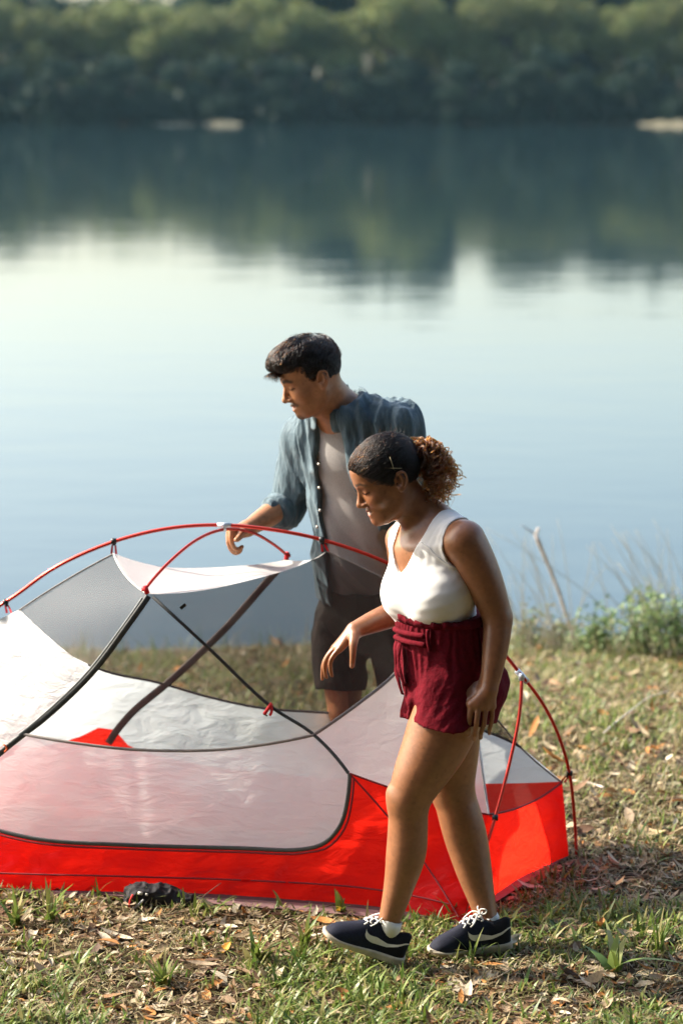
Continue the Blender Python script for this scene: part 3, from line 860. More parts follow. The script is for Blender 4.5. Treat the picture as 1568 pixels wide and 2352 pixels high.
class Solid:
    """distance field on a grid; shapes are blended in, the zero surface becomes one mesh"""
    def __init__(s, lo, hi, h):
        s.h = h
        s.lo = np.asarray(lo, float)
        s.n = np.ceil((np.asarray(hi, float) - s.lo) / h).astype(int) + 1
        s.f = np.full(s.n, 0.15, np.float32)
    def sub(s, lo, hi, m):
        a = np.clip(np.floor((np.asarray(lo) - m - s.lo) / s.h).astype(int), 0, s.n)
        b = np.clip(np.ceil((np.asarray(hi) + m - s.lo) / s.h).astype(int) + 1, 0, s.n)
        if np.any(b <= a): return None
        sl = tuple(slice(a[i], b[i]) for i in range(3))
        ax = [(s.lo[i] + s.h * np.arange(a[i], b[i])).astype(np.float32) for i in range(3)]
        return sl, (ax[0][:, None, None], ax[1][None, :, None], ax[2][None, None, :])
    def apply(s, fn, lo, hi, k=0.0, mode='add'):
        q = s.sub(lo, hi, k + 3 * s.h)
        if q is None: return s
        sl, X = q
        d = fn(*X).astype(np.float32)
        f = s.f[sl]
        if mode == 'add':
            if k > 0:
                hh = np.clip(0.5 + 0.5 * (f - d) / k, 0, 1)
                s.f[sl] = f * (1 - hh) + d * hh - k * hh * (1 - hh)
            else: s.f[sl] = np.minimum(f, d)
        elif mode == 'cut':
            d = -d
            if k > 0:
                hh = np.clip(0.5 - 0.5 * (f - d) / k, 0, 1)
                s.f[sl] = f * (1 - hh) + d * hh + k * hh * (1 - hh)
            else: s.f[sl] = np.maximum(f, d)
        elif mode == 'disp': s.f[sl] = f + d
        return s
    # -- shapes
    def cone(s, a, b, r1, r2, k=0.02, mode='add'):
        a = np.asarray(a, float); b = np.asarray(b, float)
        ba = b - a; L2 = ba.dot(ba) + 1e-12
        def fn(x, y, z):
            t = np.clip(((x - a[0]) * ba[0] + (y - a[1]) * ba[1] + (z - a[2]) * ba[2]) / L2, 0, 1)
            return np.sqrt((x - a[0] - t * ba[0]) ** 2 + (y - a[1] - t * ba[1]) ** 2 + (z - a[2] - t * ba[2]) ** 2) - (r1 + (r2 - r1) * t)
        r = max(r1, r2)
        return s.apply(fn, np.minimum(a, b) - r, np.maximum(a, b) + r, k, mode)
    def chain(s, pts, rad, k=0.02, mode='add', n=None):
        """one limb along a smooth line through pts, blended in as a whole"""
        q = np.concatenate([np.asarray(pts, float), np.asarray(rad, float)[:, None]], 1)
        if len(q) > 2: q = catmull(q, n or (len(q) - 1) * (9 if q[:, 3].max() > .02 else 4) + 1)
        A = q[:, :3]; r = q[:, 3]
        def fn(x, y, z):
            out = None
            for i in range(len(A) - 1):
                a = A[i]; ba = A[i + 1] - a; L2 = ba.dot(ba) + 1e-12
                t = np.clip(((x - a[0]) * ba[0] + (y - a[1]) * ba[1] + (z - a[2]) * ba[2]) / L2, 0, 1)
                d = np.sqrt((x - a[0] - t * ba[0]) ** 2 + (y - a[1] - t * ba[1]) ** 2 + (z - a[2] - t * ba[2]) ** 2) - (r[i] + (r[i + 1] - r[i]) * t)
                out = d if out is None else np.minimum(out, d)
            return out
        m = r.max()
        return s.apply(fn, A.min(0) - m, A.max(0) + m, k, mode)
    def ell(s, c, r, R=None, k=0.02, mode='add'):
        """ellipsoid, R columns = its axes"""
        c = np.asarray(c, float); r = np.asarray(r, float)
        R = np.eye(3) if R is None else R
        def fn(x, y, z):
            dx, dy, dz = x - c[0], y - c[1], z - c[2]
            k0 = 0; k1 = 0
            for i in range(3):
                q = dx * R[0, i] + dy * R[1, i] + dz * R[2, i]
                k0 = k0 + (q / r[i]) ** 2; k1 = k1 + (q / r[i] ** 2) ** 2
            k0 = np.sqrt(k0); k1 = np.sqrt(k1) + 1e-9
            return k0 * (k0 - 1) / k1
        m = np.sqrt(((R * r[None, :]) ** 2).sum(1))
        return s.apply(fn, c - m, c + m, k, mode)
    def ecap(s, a, b, fdir, r1, r2, k=0.02, mode='add'):
        """tapered limb of oval section; r = (radius along fdir, radius across)"""
        a = np.asarray(a, float); b = np.asarray(b, float)
        ba = b - a; L = np.linalg.norm(ba); ax = ba / L
        f = unit(np.asarray(fdir) - ax * np.dot(fdir, ax)); l = np.cross(ax, f)
        def fn(x, y, z):
            dx, dy, dz = x - a[0], y - a[1], z - a[2]
            h = dx * ax[0] + dy * ax[1] + dz * ax[2]
            t = np.clip(h / L, 0, 1)
            rf = r1[0] + (r2[0] - r1[0]) * t; rl = r1[1] + (r2[1] - r1[1]) * t
            e = h - t * L
            qf = dx * f[0] + dy * f[1] + dz * f[2]; ql = dx * l[0] + dy * l[1] + dz * l[2]
            rm = np.minimum(rf, rl)
            k0 = np.sqrt((qf / rf) ** 2 + (ql / rl) ** 2 + (e / rm) ** 2)
            k1 = np.sqrt((qf / rf ** 2) ** 2 + (ql / rl ** 2) ** 2 + (e / rm ** 2) ** 2) + 1e-9
            return k0 * (k0 - 1) / k1
        r = max(*r1, *r2)
        return s.apply(fn, np.minimum(a, b) - r, np.maximum(a, b) + r, k, mode)
    def keep_below(s, p, n, k=0.0):
        """cut away everything on the side the normal points to"""
        n = unit(n); p = np.asarray(p, float)
        def fn(x, y, z): return (x - p[0]) * n[0] + (y - p[1]) * n[1] + (z - p[2]) * n[2]
        hi = s.lo + s.h * s.n
        q = s.sub(s.lo, hi, 0); sl, X = q
        d = fn(*X).astype(np.float32)
        if k > 0:
            hh = np.clip(0.5 - 0.5 * (s.f - d) / k, 0, 1)
            s.f = s.f * (1 - hh) + d * hh + k * hh * (1 - hh)
        else: s.f = np.maximum(s.f, d)
        return s
    def warp(s, fn):
        """add a displacement near the surface only"""
        idx = np.nonzero(np.abs(s.f) < 0.03)
        p = s.lo + s.h * np.stack(idx, -1)
        s.f[idx] += fn(p).astype(np.float32)
        return s
    def surface(s, relax=1):
        f = s.f
        pad = np.full(np.array(f.shape) + 2, 0.15, np.float32); pad[1:-1, 1:-1, 1:-1] = f
        f = pad; lo = s.lo - s.h
        neg = f < 0
        nx, ny, nz = np.array(f.shape) - 1
        any_n = np.zeros((nx, ny, nz), bool); all_n = np.ones((nx, ny, nz), bool)
        for dx in (0, 1):
            for dy in (0, 1):
                for dz in (0, 1):
                    c = neg[dx:dx + nx, dy:dy + ny, dz:dz + nz]
                    any_n |= c; all_n &= c
        act = any_n & ~all_n
        ids = np.argwhere(act)
        idx = np.full(act.shape, -1, np.int32); idx[act] = np.arange(len(ids))
        acc = np.zeros((len(ids), 3)); cnt = np.zeros(len(ids))
        corners = [(i, j, k) for i in (0, 1) for j in (0, 1) for k in (0, 1)]
        vals = {c: f[ids[:, 0] + c[0], ids[:, 1] + c[1], ids[:, 2] + c[2]] for c in corners}
        for c in corners:
            for axis in range(3):
                if c[axis] == 0:
                    d = list(c); d[axis] = 1; d = tuple(d)
                    v0, v1 = vals[c], vals[d]
                    m = (v0 < 0) != (v1 < 0)
                    t = v0[m] / (v0[m] - v1[m])
                    p = np.tile(np.array(c, float), (m.sum(), 1)); p[:, axis] = t
                    acc[m] += p; cnt[m] += 1
        V = lo + s.h * (ids + acc / cnt[:, None])
        F = []
        for axis in range(3):
            o = [0, 0, 0]; o[axis] = 1
            A = neg[:-1, :-1, :-1] if False else neg
            sl0 = [slice(1, -1)] * 3; sl1 = [slice(1, -1)] * 3
            sl0[axis] = slice(0, -1); sl1[axis] = slice(1, None)
            a = A[tuple(sl0)]; b = A[tuple(sl1)]
            for sign in (0, 1):
                e = np.argwhere((a & ~b) if sign == 0 else (~a & b))
                off = np.array([1, 1, 1]); off[axis] = 0
                e = e + off
                u, w = (axis + 1) % 3, (axis + 2) % 3
                def cell(du, dw):
                    q = e.copy(); q[:, u] -= du; q[:, w] -= dw
                    return idx[q[:, 0], q[:, 1], q[:, 2]]
                quad = np.stack([cell(1, 1), cell(0, 1), cell(0, 0), cell(1, 0)], 1)
                F.append(quad if sign == 0 else quad[:, ::-1])
        F = np.concatenate(F)
        F = F[(F >= 0).all(1)]
        for _ in range(relax):
            sm = np.zeros_like(V); n = np.zeros(len(V))
            for k in range(4):
                np.add.at(sm, F[:, k], V[F[:, (k + 1) % 4]]); np.add.at(n, F[:, k], 1)
                np.add.at(sm, F[:, k], V[F[:, (k + 3) % 4]]); np.add.at(n, F[:, k], 1)
            V = V * 0.5 + 0.5 * sm / n[:, None]
        return V, F

def frame(fwd, up=(0, 0, 1)):
    """columns forward, left, up"""
    f = unit(fwd); l = unit(np.cross(up, f)); u = np.cross(f, l)
    return np.stack([f, l, u], 1)

def head_frame(yaw_dir, pitch, roll=0.0):
    """face turned to the horizontal direction yaw_dir, bowed by pitch (radians)"""
    B = frame(yaw_dir)
    f = B[:, 0] * math.cos(pitch) - B[:, 2] * math.sin(pitch)
    u = B[:, 2] * math.cos(pitch) + B[:, 0] * math.sin(pitch)
    l = B[:, 1]
    u2 = u * math.cos(roll) + l * math.sin(roll)
    return np.stack([f, np.cross(u2, f), u2], 1)

def add_head(S, O, R, sc, male=False):
    def p(f, l, u): return O + R @ (np.array([f, l, u]) * sc)
    e = lambda c, r, k, mode='add', RR=None: S.ell(p(*c), np.array(r) * sc, R if RR is None else R @ RR, k * sc, mode)
    c = lambda a, b, r1, r2, k, mode='add': S.cone(p(*a), p(*b), r1 * sc, r2 * sc, k * sc, mode)
    e((-.012, 0, .034), (.097, .075, .086), .0)
    e((.043, 0, .044), (.048, .057, .048), .03)          # forehead
    e((.036, 0, -.030), (.052, .060, .074), .03)         # face
    jw = .054 if male else .048
    for s_ in (1, -1):
        S.chain([p(-.006, s_ * jw, -.030), p(.000, s_ * jw, -.064), p(.055, s_ * .026, -.096)], np.array([.016, .018, .016]) * sc, .03 * sc)
        e((.056, s_ * .036, -.030), (.026, .025, .024), .018)   # smiling cheeks
    e((.056, 0, -.086), (.031, .034, .025), .025)
    e((.0745, 0, -.103), (.014, .019, .013), .014)        # chin
    bw = .011 if male else .0085
    S.chain([p(.071, -.042, .018), p(.082, -.015, .019), p(.082, .015, .019), p(.071, .042, .018)], np.array([bw * .8, bw, bw, bw * .8]) * sc, .014 * sc)
    for s_ in (1, -1):
        e((.096, s_ * .031, .000), (.015, .016, .0105), .010, 'cut')
        e((.0735, s_ * .031, -.002), (.0125, .0150, .0110), .003)
    # nose
    nl = .004 if male else 0.0
    S.chain([p(.083, 0, .012), p(.0905 + nl, 0, -.008), p(.1000 + nl, 0, -.030)], np.array([.0070, .0072, .0095]) * sc, .008 * sc)
    e((.1020 + nl, 0, -.0370), (.0120, .0125, .0105), .006)
    for s_ in (1, -1):
        e((.0935, s_ * .0135, -.0410), (.0105, .0075, .0085), .005)
    mb = .002 if male else .006
    # mouth: smiling lips round a gap with teeth
    e((.068 - mb, 0, -.068), (.025, .032, .021), .012)
    S.chain([p(.0700 - mb, -.033, -.0555), p(.0905 - mb, -.010, -.0610), p(.0955 - mb, 0, -.0622), p(.0905 - mb, .010, -.0610), p(.0700 - mb, .033, -.0555)], np.array([.0025, .0050, .0056, .0050, .0025]) * sc, .004 * sc)
    S.chain([p(.0700 - mb, -.032, -.0580), p(.0870 - mb, -.012, -.0750), p(.0915 - mb, 0, -.0785), p(.0870 - mb, .012, -.0750), p(.0700 - mb, .032, -.0580)], np.array([.0025, .0056, .0068, .0056, .0025]) * sc, .004 * sc)
    S.chain([p(.0740 - mb, -.028, -.0580), p(.0955 - mb, 0, -.0695), p(.0740 - mb, .028, -.0580)], np.array([.0016, .0046, .0016]) * sc, .002 * sc, 'cut')
    # ears: bowl with a raised rim and a lobe
    for s_ in (1, -1):
        rim = []
        for a in np.linspace(-2.3, 1.9, 12):
            rr = .0165 + .0035 * math.sin(a)
            rim.append(p(-.016 - math.cos(a) * rr * -1 * 1.0 * -1 - .004 * math.sin(a), s_ * (.079 + .006 * (math.cos(a) * .5 + .5)), -.003 + math.sin(a) * .026))
        e((-.014, s_ * .0755, -.003), (.017, .0075, .027), .005)
        e((-.012, s_ * .0850, -.001), (.0125, .0100, .0200), .002, 'cut')
        S.chain(rim, np.full(12, .0040) * sc, .003 * sc)
        S.chain([p(-.020, s_ * .0800, .014), p(-.021, s_ * .0825, -.004), p(-.013, s_ * .0810, -.018)], np.array([.003, .0036, .003]) * sc, .003 * sc)
        e((-.007, s_ * .0775, -.0275), (.0080, .0050, .0095), .004)
        e((-.004, s_ * .0780, -.008), (.0050, .009, .006), .002, 'cut')
    return p

def blend(col, target, w):
    return col * (1 - w[:, None]) + np.array(target)[None, :] * w[:, None]

def seg_dist(L, a, b, sc=(1, 1, 1)):
    a = np.array(a) * sc; b = np.array(b) * sc; q = L * np.array(sc)
    ba = b - a
    t = np.clip(((q - a) @ ba) / (ba @ ba), 0, 1)
    return np.linalg.norm(q - a - t[:, None] * ba, axis=1)

def soft(d, r, w):
    return np.clip((r - d) / w + 0.5, 0, 1)

def face_colors(V, O, R, sc, skin, male=False):
    L = ((V - O) @ R) / sc
    Lm = L.copy(); Lm[:, 0] += .002 if male else .006
    col = np.tile(np.array(skin, float), (len(V), 1))
    col *= (1 + 0.09 * vnoise(V * 22) + 0.08 * vnoise(V * 60) + 0.08 * vnoise(V * 150))[:, None]
    fr = vnoise(V * 110 + 7); col *= (1 - .22 * np.clip((fr - .62) / .2, 0, 1))[:, None]
    lip = (0.40, 0.13, 0.10) if male else (0.36, 0.10, 0.085)
    d = np.minimum.reduce([seg_dist(Lm, (.0955, 0, -.0622), (.0700, s_ * .032, -.0555)) for s_ in (1, -1)] + [seg_dist(Lm, (.0930, 0, -.0785), (.0700, s_ * .031, -.0585)) for s_ in (1, -1)])
    near = (L[:, 0] > .06) & (np.abs(L[:, 1]) < .04) & (L[:, 2] < 0) & (L[:, 2] > -.12)
    w = soft(d, .0062, .003) * near
    col = blend(col, lip, w * .85)
    g = np.minimum.reduce([seg_dist(Lm, (.0885, 0, -.0695), (.072, s_ * .026, -.0585)) for s_ in (1, -1)])
    col = blend(col, (0.80, 0.76, 0.70), soft(g, .0046, .002) * near)
    for s_ in (1, -1):
        b = np.minimum(seg_dist(L, (.0915, s_ * .014, .0235), (.083, s_ * .034, .0275), (.35, 1, 1)), seg_dist(L, (.083, s_ * .034, .0275), (.068, s_ * .048, .0215), (.35, 1, 1)))
        b = np.where(L[:, 0] > .045, b, 1)
        col = blend(col, (0.018, 0.012, 0.009), soft(b, .0060 if male else .0045, .003) * .9)
        lash = np.minimum(seg_dist(L, (.0825, s_ * .0195, -.0045), (.0855, s_ * .030, -.0068), (.35, 1, 1)), seg_dist(L, (.0855, s_ * .030, -.0068), (.0765, s_ * .0465, -.0025), (.35, 1, 1)))
        lash = np.where(L[:, 0] > .05, lash, 1)
        col = blend(col, (0.012, 0.008, 0.007), soft(lash, .0026, .002))
        cheek = np.linalg.norm(L - np.array([.072, s_ * .04, -.026]), axis=1)
        col = blend(col, np.array(skin) * np.array([1.12, .9, .85]), np.clip(1 - cheek / .03, 0, 1) * .4)
    if male:
        mu = np.minimum.reduce([seg_dist(L, (.099, s_ * .002, -.0540), (.084, s_ * .029, -.0610)) for s_ in (1, -1)])
        col = blend(col, (0.02, 0.013, 0.01), soft(mu, .0068, .004) * .92 * (L[:, 2] < -.049))
        gt = np.linalg.norm((L - np.array([.083, 0, -.106])) / np.array([1.0, 1.25, .8]), axis=1)
        col = blend(col, (0.03, 0.02, 0.015), soft(gt, .021, .010) * .88 * (L[:, 2] < -.089))
        sh = (L[:, 0] > .0) & (L[:, 2] < -.055) & (L[:, 2] > -.125) & (np.abs(L[:, 1]) < .075)
        col = blend(col, np.array(skin) * .55, sh * .22)
    return col, L

def skin_mat(name, sss=0.12, rough=0.42, spec=0.4):
    m = tint_mat(name, rough, spec, bmp=(300, 0.22, 0.002), noise=(60, 0.10), sss=sss)
    return m

def hair_obj(name, curves, radius, mat, parent, colors=None):
    """strands: list of (n,3) arrays -> one hair object"""
    hc = bpy.data.hair_curves.new(name)
    hc.add_curves([len(c) for c in curves])
    pos = np.concatenate(curves).astype(np.float32)
    hc.position_data.foreach_set('vector', pos.ravel())
    rad = np.concatenate([radius * np.linspace(1, .35, len(c)) for c in curves]).astype(np.float32)
    ra = hc.attributes.get('radius') or hc.attributes.new('radius', 'FLOAT', 'POINT')
    ra.data.foreach_set('value', rad)
    hc.materials.append(mat)
    o = bpy.data.objects.new(name, hc)
    COL.objects.link(o)
    return put(o, parent)

def hair_mat(name, melanin, red, rough=0.3, rrough=0.35):
    m, nt, out = new_mat(name)
    h = nt.nodes.new('ShaderNodeBsdfHairPrincipled')
    h.parametrization = 'MELANIN'
    h.inputs['Melanin'].default_value = melanin
    h.inputs['Melanin Redness'].default_value = red
    h.inputs['Roughness'].default_value = rough
    h.inputs['Radial Roughness'].default_value = rrough
    h.inputs['Random Color'].default_value = 0.25
    nt.links.new(h.outputs[0], out.inputs[0])
    return m

# ------------------------------------------------------------------ the woman walking past the tent
W_SKIN = (0.27, 0.112, 0.050)

def shoe(root, heel, toe, up_hint, mats, side):
    """low running shoe; side = +1 when its outer face looks toward +l"""
    heel = np.asarray(heel, float); toe = np.asarray(toe, float)
    f = unit(toe - heel); L = np.linalg.norm(toe - heel)
    l = unit(np.cross(up_hint, f)); u = np.cross(f, l)
    base = empty('shoe', tuple(heel)); base.parent = root; base.location = Vector(heel) - Vector(root.location)
    def w2(p): return heel + f * p[0] * L + l * p[1] + u * p[2]
    def fin(o):
        o.parent = base; o.matrix_parent_inverse = Matrix.Translation(-Vector(heel)); return o
    ss = np.array([0, .02, .06, .14, .26, .40, .55, .70, .82, .91, .97, 1.0])
    hw = np.interp(ss, [0, .02, .06, .14, .26, .40, .55, .70, .82, .91, .97, 1.0], [.012, .022, .030, .034, .034, .035, .040, .045, .045, .038, .025, .008])
    top = np.interp(ss, [0, .06, .14, .22, .30, .40, .55, .70, .82, .91, 1.0], [.102, .108, .096, .086, .096, .118, .102, .080, .068, .058, .036])
    zb = np.interp(ss, [0, .3, .6, .8, 1.0], [.036, .032, .025, .024, .032])       # top of sole
    z0 = np.interp(ss, [0, .1, .7, .85, 1.0], [.006, .0, .0, .005, .018])          # bottom of sole
    bend = lambda s: .010 * math.sin(s * math.pi) * side * -1
    nphi = 22
    V = []; F = []
    def up_pt(s, ph, off=0.0):
        h_ = np.interp(s, ss, hw); t_ = np.interp(s, ss, top); b_ = np.interp(s, ss, zb) - .004
        c, q = math.cos(ph), math.sin(ph)
        y = math.copysign(abs(c) ** .75, c) * h_ * (1 - .42 * max(0, q) ** 1.6 * (1 if s > .3 else .75))
        z = b_ + (t_ - b_) * max(0, q) ** .72
        n = np.array([0, c, q])
        return np.array([s, y + bend(s) + n[1] * off, z + n[2] * off])
    for i, s in enumerate(ss):
        for k in range(nphi):
            V.append(w2(up_pt(s, math.pi * k / (nphi - 1))))
        if i:
            for k in range(nphi - 1):
                a = (i - 1) * nphi + k; b = i * nphi + k
                F.append((a, b, b + 1, a + 1))
    F.append(tuple(range(nphi)))
    cols = np.array([[.010, .012, .026]] * len(V))
    for i, s in enumerate(ss):
        for k in range(nphi):
            if s <= .30: cols[i * nphi + k] = (.006, .006, .008)
    o = fin(mesh_obj('upper', V, F, mats['upper'], colors=cols))
    md = o.modifiers.new('sub', 'SUBSURF'); md.levels = 2; md.render_levels = 2
    # sole
    V = []; F = []
    prof = [(-1, 0), (-1.0, .35), (-1.06, .6), (-1.02, 1), (1.02, 1), (1.06, .6), (1.0, .35), (1, 0)]
    for i, s in enumerate(ss):
        s2 = -.02 + s * 1.045
        hh = hw[i] + .003
        for (a, b) in prof:
            V.append(w2((s2, a * hh + bend(s), z0[i] + (zb[i] + .002 - z0[i]) * b)))
        if i:
            for k in range(8):
                k2 = (k + 1) % 8
                F.append(((i - 1) * 8 + k, i * 8 + k, i * 8 + k2, (i - 1) * 8 + k2))
    F.append(tuple(range(8))); F.append(tuple((len(ss) - 1) * 8 + k for k in range(7, -1, -1)))
    o = fin(mesh_obj('sole', V, F, mats['sole']))
    md = o.modifiers.new('sub', 'SUBSURF'); md.levels = 1; md.render_levels = 2
    # sweeping tick emblem on both sides
    for sd in (1, -1):
        lo = [(.55, .52), (.50, .33), (.42, .24), (.32, .28), (.20, .40), (.08, .54), (.0, .64)]
        hi = [(.555, .72), (.535, .60), (.48, .49), (.38, .45), (.24, .50), (.09, .60), (.0, .67)]
        lo = catmull(np.array(lo), 26); hi = catmull(np.array(hi), 26)
        V = []; F = []
        for i in range(26):
            for j in range(5):
                q = lo[i] + (hi[i] - lo[i]) * j / 4
                s_ = max(.012, q[0])
                ph = math.asin(min(.98, q[1] ** (1 / .72)))
                if sd * side < 0: ph = math.pi - ph
                if side < 0 and sd > 0 or side > 0 and sd > 0: pass
                V.append(w2(up_pt(s_, ph, .0035)))
            if i:
                for j in range(4):
                    a = (i - 1) * 5 + j; b = i * 5 + j
                    F.append((a, b, b + 1, a + 1))
        fin(mesh_obj('emblem', V, F, mats['white']))
    # collar sock, laces
    for i in range(5):
        s = .36 + .055 * i
        pts = [w2(up_pt(s + .015 * (1 if k % 2 else -1) * (1 if i % 2 else -1), math.pi * t, .004)) for k, t in enumerate(np.linspace(.30, .70, 7))]
        fin(mesh_obj('lace', *tube_geo(catmull(pts, 16), .0024, 5), mats['lace']))
    kn = w2(up_pt(.36, math.pi / 2, .008))
    for a_, (du, dl, df) in enumerate([(.022, .022, -.01), (.018, -.024, -.004), (-.014, .030, .03), (-.008, -.028, .035)]):
        p1 = kn + u * du + l * dl * 1.0 + f * df
        loop = [kn, (kn + p1) / 2 + u * .010 + f * .008, p1, (kn + p1) / 2 - u * .004 - f * .008, kn] if a_ < 2 else [kn, (kn + p1) / 2 + u * .012, p1, p1 - u * .012 + f * .012]
        fin(mesh_obj('lace', *tube_geo(catmull(loop, 18), .0022, 5), mats['lace']))
    return base, w2

def build_woman():
    root = empty('person', tuple(PZ(1010, 2195, 0.0)))
    tag(root, 'person with curly ponytail, white tank top and dark red shorts walking past the tent', 'person')
    fT = unit([-.80, -.60, 0]); lT = np.array([-fT[1], fT[0], 0])      # chest direction, her left
    fH = unit([-.93, -.36, 0]); lH = np.array([-fH[1], fH[0], 0])      # hips
    p = P
    # joints
    pel = p(1028, 1545, 7.10); wai = p(1008, 1432, 7.10); rib = p(994, 1345, 7.09); che = p(988, 1264, 7.10); nb = p(990, 1197, 7.12)
    shL = p(1066, 1243, 6.975); shR = p(926, 1240, 7.25)
    elL = p(1142, 1418, 6.985); wrL = p(1122, 1582, 6.93)
    elR = p(940, 1400, 7.36); wrR = p(817, 1446, 7.27)
    hdO = p(888, 1098, 7.09); HR = head_frame(unit([-.955, -.30, 0]), math.radians(23)); hs = 1.04
    up = unit(nb - pel)

    def torso(S, o=0.0, k=.03, kb=.03):
        S.ecap(pel, wai, fT, (.108 + o, .146 + o), (.088 + o, .120 + o), k)
        S.ecap(wai, rib, fT, (.088 + o, .120 + o), (.098 + o, .132 + o), k)
        S.ecap(rib, che, fT, (.098 + o, .132 + o), (.090 + o, .135 + o), k)
        S.ecap(che, nb + up * -.02, fT, (.090 + o, .130 + o), (.056 + o, .070 + o), k)
        for s_, x in ((1, .068), (-1, .068)):
            c = rib + lT * s_ * x + fT * (.030 if o == 0 else .027) - up * .014
            S.ell(c, (.072 + o, .072 + o, .074 + o), np.stack([fT, lT, up], 1), kb)
            S.ell(c + fT * .012 - up * .018, (.062 + o, .062 + o, .054 + o), np.stack([fT, lT, up], 1), kb)
    def yoke(S, o=0.0):
        S.cone(nb - up * .005 + lT * .03, shL, .048 + o, .054 + o, .05); S.cone(nb - up * .005 - lT * .03, shR, .048 + o, .050 + o, .05)
    def arms(S, o=0.0):
        S.chain([shL, shL * .5 + elL * .5 + [.003, 0, .008], elL], [.063 + o, .057 + o, .043 + o], .014)
        S.chain([shR, shR * .5 + elR * .5, elR], [.054 + o, .050 + o, .042 + o], .014)
    def hips(S, o=0.0):
        S.ell(pel - fH * .045 - up * .035, (.105 + o, .155 + o, .105 + o), np.stack([fH, lH, up], 1), .05)
    lo = np.array([p(735, 1000, 7.1)[0] - .03, 6.72, -0.03]); hi = np.array([p(1190, 1000, 7.1)[0] + .02, 7.55, 1.68])
    S = Solid(lo, hi, .0034)
    add_head(S, hdO, HR, hs)
    hp = lambda f, l, u: hdO + HR @ (np.array([f, l, u]) * hs)
    # neck, shoulders
    S.cone(hp(-.026, 0, -.045), nb + fT * -.010 + up * -.01, .050, .056, .03)
    S.cone(hp(.0, 0, -.06), nb + fT * .03 - up * .02, .038, .046, .03)
    torso(S); yoke(S)
    for s_ in (1, -1):   # collar bones
        S.cone(nb + fT * .052 - up * .038 + lT * s_ * .015, nb + fT * .03 - up * .02 + lT * s_ * .12, .009, .008, .02)
    arms(S)
    S.chain([elL, elL * .7 + wrL * .3 + [.004, 0, 0], wrL], [.043, .041, .0255], .012)
    S.chain([elR, elR * .65 + wrR * .35 + [0, 0, .004], wrR], [.042, .040, .0265], .012)
    # left hand, back toward the camera
    kn = [(1083, 1618, 6.915), (1098, 1621, 6.912), (1114, 1623, 6.918), (1129, 1622, 6.93)]
    pp = [(1077, 1656, 6.912), (1093, 1665, 6.905), (1110, 1664, 6.912), (1128, 1656, 6.928)]
    dp = [(1075, 1672, 6.922), (1091, 1683, 6.917), (1105, 1680, 6.922), (1124, 1672, 6.936)]
    tp = [(1074, 1683, 6.930), (1089, 1699, 6.926), (1103, 1695, 6.930), (1123, 1685, 6.943)]
    rr = [.0078, .0080, .0077, .0070]
    for i in range(4):
        K = p(*kn[i])
        S.cone(wrL + (K - wrL) * .05, K, .018, .0135, .014)
        S.chain([K, p(*pp[i]), p(*dp[i]), p(*tp[i])], [rr[i] + .0015, rr[i] + .0002, rr[i] - .0004, rr[i] - .0012], .002)
    S.chain([wrL + (p(1082, 1600, 6.93) - wrL) * .4, p(1079, 1610, 6.945), p(1070, 1634, 6.94), p(1064, 1655, 6.935)], [.016, .0125, .0098, .0080], .007)
    # right hand, hanging from a bent wrist
    kn = [(779, 1492, 7.232), (772, 1487, 7.253), (768, 1488, 7.274), (768, 1493, 7.292)]
    pp = [(759, 1519, 7.226), (748, 1518, 7.25), (745, 1520, 7.272), (750, 1524, 7.290)]
    dp = [(759, 1538, 7.228), (746, 1541, 7.25), (741, 1543, 7.272), (747, 1543, 7.290)]
    tp = [(762, 1552, 7.233), (750, 1556, 7.252), (740, 1560, 7.274), (749, 1556, 7.290)]
    for i in range(4):
        K = p(*kn[i])
        S.cone(wrR + (K - wrR) * .1, K, .0185, .0118, .014)
        S.chain([K, p(*pp[i]), p(*dp[i]), p(*tp[i])], [rr[i] + .0012, rr[i], rr[i] - .0008, rr[i] - .0018], .003)
    S.chain([wrR + (p(810, 1476, 7.215) - wrR) * .35, p(811, 1478, 7.215), p(810, 1505, 7.20), p(808, 1530, 7.20)], [.018, .0135, .0100, .0082], .008)
    # hips and legs
    hips(S)
    hipL = p(1040, 1588, 7.035); knL = p(937, 1838, 6.985)
    S.chain([hipL, p(1003, 1700, 7.01), p(958, 1790, 6.99), knL], [.110, .099, .076, .061], .03)
    S.cone(p(908, 1822, 6.985), p(912, 1850, 6.985), .026, .022, .02)
    S.chain([knL, p(936, 1905, 6.985), p(932, 1960, 6.98), p(917, 2030, 6.97), p(896, 2105, 6.955)], [.058, .060, .060, .047, .034], .02)
    hipR = p(1022, 1588, 7.17); knR = p(1038, 1812, 7.165)
    S.chain([hipR, p(1028, 1700, 7.17), knR], [.110, .098, .064], .03)
    S.cone(p(1008, 1800, 7.165), p(1014, 1832, 7.165), .026, .022, .02)
    S.chain([knR, p(1060, 1890, 7.165), p(1072, 1935, 7.165), p(1088, 2000, 7.15), p(1108, 2075, 7.125), p(1118, 2115, 7.11)], [.062, .067, .065, .055, .040, .034], .02)
    # feet inside the shoes
    S.cone(p(896, 2135, 6.95), p(830, 2172, 6.94), .026, .016, .02)
    S.cone(p(1118, 2125, 7.10), p(1050, 2178, 7.075), .026, .016, .02)
    V, F = S.surface(2)
    col, L = face_colors(V, hdO, HR, hs, W_SKIN)
    # nails
    for q in [(1075, 1681, 6.925), (1090, 1696, 6.92), (1102, 1691, 6.925), (1122, 1681, 6.938), (1064, 1655, 6.928), (808, 1530, 7.193)]:
        d = np.linalg.norm(V - p(*q), axis=1)
        col = blend(col, (0.42, 0.23, 0.17), soft(d, .0085, .004) * .7)
    # darker knees
    for q in (p(893, 1838, 6.93), p(1000, 1815, 7.1)):
        d = np.linalg.norm(V - q, axis=1)
        col = blend(col, np.array(W_SKIN) * .72, np.clip(1 - d / .055, 0, 1) * .6)
